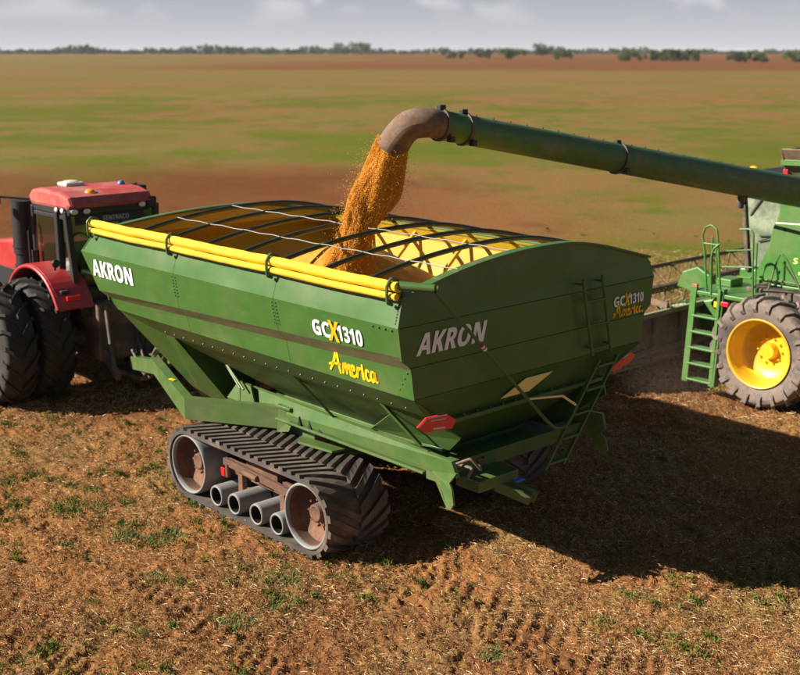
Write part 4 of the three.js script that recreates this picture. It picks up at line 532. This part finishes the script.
// ---------------------------------------------------------------- the combine harvester
const comb = thing('combine_harvester', 'green combine harvester unloading through its long auger, yellow wheel rims', 'combine harvester', [-1.6, 0, -10.3]);
const ZC = -10.3;
for (const [cz, f, inner] of [[-7.78, 1, 0], [-8.55, 1, 1], [-12.05, -1, 1], [-12.82, -1, 0]]) wheel(comb, -1.56, 0.97, cz, 1.0, 0.6, 0.58, { mat: inner ? MT.rubber : MT.rubberDusty, rimMat: MT.rimYellow, n: 20, lug: 0.055, dish: inner ? 0.1 : 0.4, face: f, name: 'front_wheel', lugShift: 0.28, dir: -1 });
for (const cz of [-8.9, -11.7]) wheel(comb, 2.3, 0.68, cz, 0.7, 0.45, 0.36, { mat: MT.rubberDusty, rimMat: MT.rimYellow, n: 18, lug: 0.045, dish: 0.12, face: cz > ZC ? 1 : -1, name: 'rear_wheel', lugShift: 0.3, dir: -1 });
part(comb, 'axle', [rod([-1.56, 0.97, -8.2], [-1.56, 0.97, -12.5], 0.16), rod([2.3, 0.68, -8.8], [2.3, 0.68, -11.8], 0.1), box(-1.8, -1.3, 0.9, 1.6, -11.6, -9.0, 0.03)], MT.darkSteel);
// body: side shields and the body behind
part(comb, 'body', [box(-2.2, 4.2, 1.5, 3.2, -11.8, -8.85, 0.1), box(4.2, 5.2, 1.5, 2.8, -11.6, -9.0, 0.15)], MT.combineGreen);
part(comb, 'side_shield', [extrudeXY([[-2.18, 2.03], [0.1, 1.98], [0.1, 3.15], [-2.0, 3.06], [-2.04, 2.95]], -8.64, -8.54, 0.03)], MT.combineGreen); part(comb, 'side_shield', [extrudeXY([[0.14, 1.6], [3.9, 1.6], [3.9, 3.0], [0.14, 3.15]], -8.64, -8.54, 0.03)], MT.combineGreen);
part(comb, 'upper_shield', [extrudeXY([[-1.98, 3.10], [0.1, 3.19], [0.1, 3.55], [-1.96, 3.42]], -8.72, -8.60, 0.02)], MT.combineGreen);
part(comb, 'model_letters', place(lettering('S 670', 0.46, 0.105, 0.12), [-1.62, 2.40, -8.54], [1, 0, 0], [0, 1, 0], 0.004), plain([0.80, 0.72, 0.25], 0.4)); part(comb, 'yellow_stripe', box(-1.5, 0.05, 2.22, 2.27, -8.54, -8.53, 0.002), plain([0.82, 0.68, 0.22], 0.4));
part(comb, 'grain_tank', [extrudeXY([[-2.1, 3.2], [1.4, 3.2], [1.6, 3.85], [-2.2, 3.75]], -11.7, -8.9, 0.05)], MT.combineGreen);
part(comb, 'tank_extension', [poly([[-2.1, 3.85, -8.95], [1.5, 3.95, -8.95], [1.8, 4.45, -8.6], [-2.03, 4.33, -8.6]], 0.03), poly([[-2.1, 3.8, -11.7], [-2.1, 3.8, -8.95], [-2.06, 4.33, -8.6], [-2.06, 4.4, -12.0]], 0.03)], MT.greyReel);
part(comb, 'tank_trim', beam([-2.1, 4.10, -8.75], [1.5, 4.2, -8.75], 0.05, 0.10), MT.combineGreen);
part(comb, 'red_lamp', box(-2.12, -2.02, 3.86, 3.98, -8.93, -8.84, 0.02), MT.lampRed);
{ // cab
  const zn = -9.08, zf = -11.4;
  part(comb, 'cab_floor', [box(-3.0, -2.2, 1.7, 2.1, zf, zn, 0.05)], MT.combineGreen);
  for (const z of [zn, zf]) { part(comb, 'cab_pillar', beam([-2.80, 2.05, z], [-3.02, 3.62, z], 0.11, 0.09, 0.02), MT.darkSteel); part(comb, 'cab_pillar', beam([-2.02, 2.1, z], [-2.02, 3.62, z], 0.10, 0.08, 0.02), MT.black); }
  part(comb, 'side_window', poly([[-2.74, 2.15, zn], [-2.07, 2.15, zn], [-2.07, 3.6, zn], [-2.96, 3.6, zn]], 0.006), MT.glassDusty);
  part(comb, 'front_window', poly([[-2.86, 2.15, zf + 0.1], [-2.86, 2.15, zn - 0.1], [-3.06, 3.6, zn - 0.1], [-3.06, 3.6, zf + 0.1]], 0.006), MT.glass);
  part(comb, 'window_trim', [rod([-2.6, 2.72, zn + 0.02], [-2.1, 2.78, zn + 0.02], 0.018), pipe([[-2.62, 2.62, zn + 0.03], [-2.4, 2.7, zn + 0.05], [-2.2, 2.62, zn + 0.05], [-2.1, 2.75, zn + 0.03]], 0.012, 16, 6)], MT.black);
  part(comb, 'cab_roof', [extrudeXY([[-3.3, 3.60], [-2.0, 3.60], [-2.0, 3.70], [-2.5, 3.79], [-3.15, 3.80], [-3.3, 3.72]], zf - 0.05, zn + 0.05, 0.03)], MT.black);
  part(comb, 'yellow_beacon', new THREE.SphereGeometry(0.12, 14, 8, 0, 6.283, 0, 1.57).translate(-3.0, 3.82, -9.35), MT.script);
  part(comb, 'operator_seat', [box(-2.75, -2.3, 2.15, 2.5, -10.6, -9.9, 0.08), box(-2.4, -2.2, 2.4, 3.2, -10.6, -9.9, 0.08)], MT.black);
  part(comb, 'green_side_curtain', poly([[-2.6, 2.0, -8.95], [-2.18, 2.05, -8.95], [-2.02, 2.9, -8.95], [-2.35, 2.55, -8.95]], 0.02), MT.combineGreen);
}
// platform, ladder and rails
part(comb, 'platform', [box(-3.0, -1.9, 1.80, 1.88, -8.9, -7.55, 0.02), box(-2.0, -1.2, 1.94, 2.0, -8.9, -8.5, 0.02), box(-2.9, -2.6, 1.88, 2.02, -8.6, -8.2, 0.02)], MT.combineGreen);
{
  for (const x of [-2.93, -2.38]) part(comb, 'ladder_side', [beam([x, 0.24, -7.42], [x, 1.95, -7.56], 0.035, 0.12)], MT.combineGreen);
  for (let i = 0; i < 5; i++) part(comb, 'ladder_step', [box(-2.92, -2.39, 0.27 + i * 0.285, 0.31 + i * 0.285, -7.60 - i * 0.022, -7.40 - i * 0.022, 0.012), box(-2.92, -2.39, 0.24 + i * 0.285, 0.30 + i * 0.285, -7.60 - i * 0.022, -7.575 - i * 0.022, 0.008)], MT.combineGreen);
  part(comb, 'ladder_side_plate', poly([[-2.36, 0.22, -7.4], [-2.36, 0.22, -7.62], [-2.36, 1.95, -7.72], [-2.36, 1.95, -7.5]], 0.02), MT.combineGreen);
  part(comb, 'handrail', pipe([[-2.70, 1.85, -7.6], [-2.78, 2.5, -7.6], [-2.85, 2.85, -7.6], [-2.80, 3.0, -7.6], [-2.68, 3.05, -7.6], [-2.57, 2.98, -7.6], [-2.54, 2.8, -7.6], [-2.42, 1.85, -7.6]], 0.02, 60, 8), MT.combineGreen);
  part(comb, 'handrail', [rod([-2.83, 2.72, -7.6], [-2.52, 2.72, -7.6], 0.016), pipe([[-2.58, 1.85, -7.55], [-2.62, 2.5, -7.55], [-2.58, 2.66, -7.56], [-2.5, 2.74, -7.6]], 0.018, 24, 8)], MT.combineGreen);
  part(comb, 'handrail', pipe([[-1.79, 1.9, -7.6], [-1.84, 2.6, -7.6], [-1.86, 2.98, -7.6], [-1.93, 3.06, -7.6], [-2.12, 3.04, -7.6]], 0.018, 30, 8), MT.combineGreen);
  part(comb, 'handrail', [rod([-2.42, 2.35, -7.6], [-1.82, 2.42, -7.6], 0.014), rod([-2.42, 2.62, -7.7], [-1.84, 2.72, -7.6], 0.014), rod([-2.05, 1.88, -8.1], [-2.08, 2.75, -8.1], 0.016), rod([-2.6, 2.05, -8.4], [-1.9, 2.1, -8.3], 0.016)], MT.combineGreen);
  part(comb, 'handrail', [rod([-3.05, 1.6, -8.3], [-3.1, 2.72, -8.3], 0.02), rod([-2.95, 1.6, -8.35], [-3.05, 2.7, -8.35], 0.02)], MT.combineGreen);
  part(comb, 'guard_rail', pipe([[-1.72, 2.0, -7.95], [-1.58, 2.55, -7.95], [-1.52, 2.66, -7.95], [-1.4, 2.55, -7.95], [-1.1, 2.05, -7.95]], 0.015, 30, 6), MT.augerGreen); part(comb, 'guard_rail', pipe([[-1.5, 2.5, -8.0], [-1.3, 2.1, -8.2], [-1.2, 1.98, -8.3]], 0.013, 14, 6), MT.augerGreen);
  part(comb, 'red_reflector', [box(-3.02, -2.9, 1.72, 1.98, -7.66, -7.6, 0.02)], MT.lampRed); part(comb, 'red_reflector', box(-2.35, -2.2, 1.68, 1.76, -7.56, -7.5, 0.01), MT.lampRed);
  part(comb, 'warning_tag', [box(-2.6, -2.53, 1.6, 1.85, -7.7, -7.69, 0.002)], MT.script);
  part(comb, 'feeder_house', [extrudeXY([[-5.0, 0.4], [-2.2, 1.0], [-2.2, 1.7], [-5.0, 0.95]], -11.1, -9.5, 0.04)], MT.combineGreen);
  part(comb, 'underbody', [box(-2.3, 3.5, 0.8, 1.55, -11.2, -9.4, 0.05), pipe([[-1.9, 1.7, -8.6], [-1.2, 1.85, -8.4], [-0.7, 1.75, -8.6]], 0.04, 16, 6), pipe([[-2.2, 1.5, -8.3], [-1.7, 1.8, -8.2], [-1.1, 1.95, -8.45]], 0.03, 16, 6), box(-2.3, -1.2, 1.7, 1.95, -8.9, -8.2, 0.03)], MT.darkSteel);
}
{ // the header with its reel, ahead of the machine
  const x0 = -4.05, zs = -6.0, ze = -15.2;
  part(comb, 'header_back_sheet', [poly([[x0, 0.3, zs], [x0, 0.3, ze], [x0, 1.15, ze], [x0, 1.15, zs]], 0.03)], MT.sheetDusty);
  for (let i = 0; i < 11; i++) part(comb, 'header_rib', box(x0 + 0.0, x0 + 0.06, 0.32, 1.14, zs - 0.2 - i * 0.85, zs - 0.28 - i * 0.85, 0.01), MT.greyReel);
  part(comb, 'header_lower_tube', rod([x0 + 0.1, 0.5, zs], [x0 + 0.1, 0.5, ze], 0.07, 0.07, 12), MT.greyReel);
  { const l = []; for (let i = 0; i < 1500; i++) { const x = x0 - 0.1 - 1.3 * rnd(), z = zs - 0.3 - 8.4 * rnd(), y = rr(0.3, 1.0) + 0.35 * rnd() ** 3, a = rr(0, 6.283), b = rr(-0.9, 0.9), L = rr(0.1, 0.45); l.push(rod([x, y, z], [x + Math.cos(a) * Math.cos(b) * L, y + Math.sin(b) * L, z + Math.sin(a) * Math.cos(b) * L], 0.007, 0.004, 4)); } part(comb, 'cut_stalks', l, MT.straw, 'cut stalks lying in the header').userData.kind = 'stuff'; }
  part(comb, 'header_top_beam', beam([x0 + 0.02, 1.2, zs], [x0 + 0.02, 1.2, ze], 0.08, 0.09), dusty([0.32, 0.34, 0.2], { dust: 0.4, seed: 50, n: 128 }));
  part(comb, 'header_floor', poly([[x0, 0.25, zs], [x0 - 1.5, 0.1, zs], [x0 - 1.5, 0.1, ze], [x0, 0.25, ze]], 0.03), MT.greyReel);
  for (const z of [zs, ze]) part(comb, 'header_divider', extrudeXY([[x0, 0.25], [x0, 1.25], [x0 - 0.6, 1.45], [x0 - 1.3, 1.0], [x0 - 2.2, 0.12], [x0 - 1.5, 0.1]], z - 0.05, z + 0.05, 0.02), MT.combineGreen);
  part(comb, 'feeder_auger', [rod([x0 - 0.5, 0.6, zs - 0.1], [x0 - 0.5, 0.6, ze + 0.1], 0.25, 0.25, 16)], MT.darkSteel);
  const rc = [-5.1, 1.32], rad = 0.52; part(comb, 'reel_tube', rod([rc[0], rc[1], zs - 0.2], [rc[0], rc[1], ze + 0.2], 0.09, 0.09, 12), MT.greyReel);
  for (let k = 0; k < 6; k++) { const a = k / 6 * 6.283 + 0.35, x = rc[0] + Math.cos(a) * rad, y = rc[1] + Math.sin(a) * rad, l = [rod([x, y, zs - 0.2], [x, y, ze + 0.2], 0.028)]; for (let i = 0; i < 60; i++) { const z = zs - 0.25 - i * 0.147; l.push(rod([x, y, z], [x + 0.05, y - 0.24, z], 0.008, 0.005, 4)); } part(comb, 'reel_bat', l, MT.greyReel); }
  for (let i = 0; i < 7; i++) { const z = zs - 0.3 - i * 1.42, l = []; for (let k = 0; k < 6; k++) { const a = k / 6 * 6.283 + 0.35, b = (k + 1) / 6 * 6.283 + 0.35; l.push(beam([rc[0], rc[1], z], [rc[0] + Math.cos(a) * rad, rc[1] + Math.sin(a) * rad, z], 0.04, 0.02), beam([rc[0] + Math.cos(a) * rad, rc[1] + Math.sin(a) * rad, z], [rc[0] + Math.cos(b) * rad, rc[1] + Math.sin(b) * rad, z], 0.03, 0.02)); } part(comb, 'reel_spider', l, MT.greyReel); }
  part(comb, 'header_arm', [beam([x0, 1.3, -8.4], [rc[0], rc[1] + 0.1, -8.3], 0.06, 0.12), beam([x0, 1.3, -12.5], [rc[0], rc[1] + 0.1, -12.5], 0.06, 0.12)], MT.greyReel);
  part(comb, 'green_drive_shield', [extrudeXY([[-4.15, 1.62], [-3.6, 1.5], [-3.38, 1.66], [-3.5, 1.88], [-3.75, 2.0], [-4.05, 1.88]], -9.0, -8.85, 0.03)], MT.combineGreen);
}
{ // unloading auger with its flanges and rubber spout
  const A = V(-1.90, 5.10, -0.20), B = V(-1.30, 3.71, -8.0), D = B.clone().sub(A), L = D.length(), d = D.clone().normalize(), E2 = B.clone().addScaledVector(d, 1.2), pt = t => A.clone().addScaledVector(d, t).toArray();
  const tube = part(comb, 'unloading_auger', [rod(pt(0), pt(3.35), 0.186, 0.207, 32), rod(pt(3.35), pt(L + 1.2), 0.210, 0.262, 32)], MT.augerGreen);
  for (const [t, r] of [[0.42, 0.21], [3.35, 0.232], [0.03, 0.205]]) part(tube, 'flange', [rod(pt(t - 0.02), pt(t + 0.02), r, r, 28)], MT.darkSteel);
  const cl = []; for (let i = 0; i < 3; i++) { const t = [0.05, 0.42, 3.35][i], p = A.clone().addScaledVector(d, t); cl.push(box(p.x - 0.03, p.x + 0.04, p.y + 0.19, p.y + 0.25, p.z - 0.05, p.z + 0.05), box(p.x + 0.14, p.x + 0.22, p.y - 0.2, p.y - 0.13, p.z - 0.04, p.z + 0.04)); } part(tube, 'clamp_bolts', cl, MT.black);
  const rv = []; for (let i = 0; i < 26; i++) { const p = A.clone().addScaledVector(d, 0.6 + i * 0.3); rv.push(new THREE.SphereGeometry(0.010, 6, 5).translate(p.x + 0.05, p.y + 0.198 + 0.0063 * i * 0.3, p.z)); } part(tube, 'rivets', rv, MT.black).userData.kind = 'stuff';
  part(tube, 'support_strut', [rod([-2.35, 3.2, -8.3], [-1.55, 3.7, -7.4], 0.03)], MT.darkSteel);
  const lamp = A.clone().addScaledVector(d, 6.35); part(tube, 'auger_lamp', [rod([lamp.x, lamp.y - 0.2, lamp.z], [lamp.x - 0.02, lamp.y - 0.42, lamp.z], 0.05, 0.065, 12), rod([lamp.x + 0.08, lamp.y - 0.2, lamp.z - 0.03], [lamp.x + 0.06, lamp.y - 0.36, lamp.z - 0.03], 0.02)], MT.darkSteel);
  const curve = new THREE.CatmullRomCurve3([V(...pt(0.04)), V(...pt(-0.17)), V(-2.04, 5.10, 0.14), V(-2.16, 4.99, 0.19), V(-2.30, 4.82, 0.21)]);
  const sp = new THREE.TubeGeometry(curve, 30, 0.2, 28), pp = sp.attributes.position; for (let i = 0; i <= 30; i++) { const c = curve.getPointAt(i / 30), k = 0.90 + 0.10 * (i / 30) ** 1.5; for (let j = 0; j <= 28; j++) { const o = i * 29 + j; pp.setXYZ(o, c.x + (pp.getX(o) - c.x) * k, c.y + (pp.getY(o) - c.y) * k, c.z + (pp.getZ(o) - c.z) * k); } } sp.computeVertexNormals();
  part(comb, 'rubber_spout', sp, MT.spout, 'dusty brown rubber spout');
}
for (let i = 0; i < 7; i++) part(comb, 'vent_slat', box(0.4 + i * 0.2, 0.54 + i * 0.2, 2.2, 2.75, -8.535, -8.515, 0.008), MT.black);
for (const [x0, x1, y] of [[-2.05, -1.3, 2.06], [-1.2, -0.2, 2.05]]) part(comb, 'shield_lip', beam([x0, y, -8.53], [x1, y, -8.53], 0.03, 0.03), MT.augerGreen);
for (const [x, y] of [[-1.86, 2.95], [-1.92, 2.2], [-0.2, 2.95], [-0.2, 2.15]]) part(comb, 'shield_latch', box(x, x + 0.06, y, y + 0.05, -8.535, -8.515, 0.01), MT.black);
// ---------------------------------------------------------------- grain: the falling stream and the heap in the cart
const cornTex = dataTex(512, 0.5, (u, v) => { const c = vnoise(u * 60, v * 60, 60), b = fbm(u * 8, v * 8, 3, 8), k = 0.55 + 0.6 * c; return [0.68 * k * (0.85 + 0.3 * b), 0.30 * k * (0.8 + 0.4 * b), 0.02 * k]; });
const cornMat = new THREE.MeshStandardMaterial({ map: cornTex, roughness: 0.75, bumpMap: cornTex, bumpScale: 0.006 });
const streamC = new THREE.CatmullRomCurve3([V(-2.26, 4.90, 0.20), V(-2.42, 4.52, 0.23), V(-2.72, 4.08, 0.24), V(-2.97, 3.66, 0.22), V(-3.18, 3.28, 0.18), V(-3.28, 2.9, 0.15)]);
const streamR = t => t < 0.3 ? mix(0.185, 0.262, sstep(0, 0.3, t)) : t < 0.6 ? mix(0.262, 0.225, sstep(0.3, 0.6, t)) : mix(0.225, 0.38, sstep(0.6, 1, t));
const heapY = (x, z) => { const d = Math.hypot((x + 3.55) * 0.8, z + 0.15); return Math.max(1.45, 3.62 - 0.52 * Math.sqrt(d * d + 0.12) + (x < -4 ? 0.03 * (-4 - x) : -0.24 * Math.max(0, x + 3.55)) + 0.05 * (fbm(x * 1.6, z * 1.6, 3) - 0.5)); };
{
  const g = new THREE.TubeGeometry(streamC, 60, 1, 40), p = g.attributes.position; for (let i = 0; i <= 60; i++) { const c = streamC.getPointAt(i / 60); for (let j = 0; j <= 40; j++) { const o = i * 41 + j, dx = p.getX(o) - c.x, dy = p.getY(o) - c.y, dz = p.getZ(o) - c.z, a = j / 40 * 6.283, q = 0.72 * streamR(i / 60) * (0.62 + 0.75 * fbm(Math.cos(a) * 1.6 + 5, Math.sin(a) * 1.6 + i * 0.06, 4)); p.setXYZ(o, c.x + dx * q, c.y + dy * q, c.z + dz * q); } } g.computeVertexNormals();
  const core = new THREE.Mesh(boxUV(M(g)), cornMat); core.name = 'dense_core'; core.castShadow = core.receiveShadow = true;
  const kern = clean(new THREE.IcosahedronGeometry(1, 0)), n = 190000, im = new THREE.InstancedMesh(kern, new THREE.MeshStandardMaterial({ roughness: 0.6 }), n), m = new THREE.Matrix4(), q = new THREE.Quaternion(), e = new THREE.Euler(), s = V(), c = new THREE.Color();
  for (let i = 0; i < n; i++) { const t = Math.pow(rnd(), 0.85), o = streamC.getPointAt(t), a = rr(0, 6.283), out = rnd() < 0.03 ? 1 + gauss() ** 2 * 0.5 : 0.66 + 0.36 * Math.sqrt(rnd()), lump = 0.64 + 0.75 * fbm(Math.cos(a) * 1.6 + 5, Math.sin(a) * 1.6 + t * 3.6, 4), R = streamR(t) * out * lump, tg = streamC.getTangentAt(t), u = V(0, 0, 1).cross(tg).normalize(), w = tg.clone().cross(u); o.addScaledVector(u, Math.cos(a) * R).addScaledVector(w, Math.sin(a) * R); e.set(rr(0, 6), rr(0, 6), rr(0, 6)); q.setFromEuler(e); const k = rr(0.0034, 0.0058); m.compose(o, q, s.set(k, k * 1.3, k * 0.8)); im.setMatrixAt(i, m); const l = rr(0.6, 1.2); im.setColorAt(i, c.setRGB(0.74 * l, 0.335 * l * rr(0.88, 1.15), 0.022 * l)); }
  im.name = 'falling_kernels'; im.userData.kind = 'stuff'; im.castShadow = im.receiveShadow = true;
  const grp = new THREE.Group(); grp.name = 'grain_stream'; grp.userData = { kind: 'stuff', label: 'orange stream of maize pouring from the spout into the cart', category: 'grain' }; grp.add(core, im); scene.add(grp);
  // heap
  const nx = 150, nz = 110, v = [], P = (i, j) => { const t = j / nz * 2 - 1, u = i / nx; let x = -6.3 + 6.25 * u, z = 2.1 * t, y = heapY(x, z), hw = y > 2.73 ? 2.0 : y > 2.38 ? 1.92 : y > 2.17 ? mix(1.62, 1.92, (y - 2.17) / 0.21) : mix(0.7, 1.6, (y - 1.385) / 0.78); z = Math.max(-hw, Math.min(hw, z)); const xa = y > 2.4 ? -5.93 : mix(-3.84, -5.48, Math.min(1, Math.max(0, (y - 1.385) / 0.78))); x = Math.max(xa, Math.min(x, y > 2.17 ? -0.22 : -0.8)); return [x, y, z]; };
  for (let i = 0; i < nx; i++) for (let j = 0; j < nz; j++) for (const k of [P(i, j), P(i, j + 1), P(i + 1, j + 1), P(i, j), P(i + 1, j + 1), P(i + 1, j)]) v.push(...k);
  const hg = new THREE.BufferGeometry(); hg.setAttribute('position', new THREE.Float32BufferAttribute(v, 3)); hg.computeVertexNormals(); single('grain_heap', hg, cornMat, 'heap of orange maize filling the inside of the green cart', 'grain', 'stuff');
}
{ // dust hanging between the cart and the combine
  const kern = clean(new THREE.TetrahedronGeometry(1)), n = 80000, im = new THREE.InstancedMesh(kern, new THREE.MeshStandardMaterial({ color: new THREE.Color(0.46, 0.33, 0.24), roughness: 1 }), n), m = new THREE.Matrix4(), q = new THREE.Quaternion(), e = new THREE.Euler(), s = V();
  for (let i = 0; i < n; i++) { const x = -2.9 + gauss() * 1.3, z = -6.6 + gauss() * 1.0, y = Math.abs(gauss()) * 1.1 + 0.05; e.set(rr(0, 6), rr(0, 6), rr(0, 6)); q.setFromEuler(e); const k = rr(0.0008, 0.0018); m.compose(V(x, y, z), q, s.set(k, k, k)); im.setMatrixAt(i, m); }
  im.name = 'dust_haze'; im.userData = { kind: 'stuff', label: 'thin brown dust hanging in the air beside the combine ladder', category: 'dust' }; scene.add(im);
}
renderer.render(scene, camera);
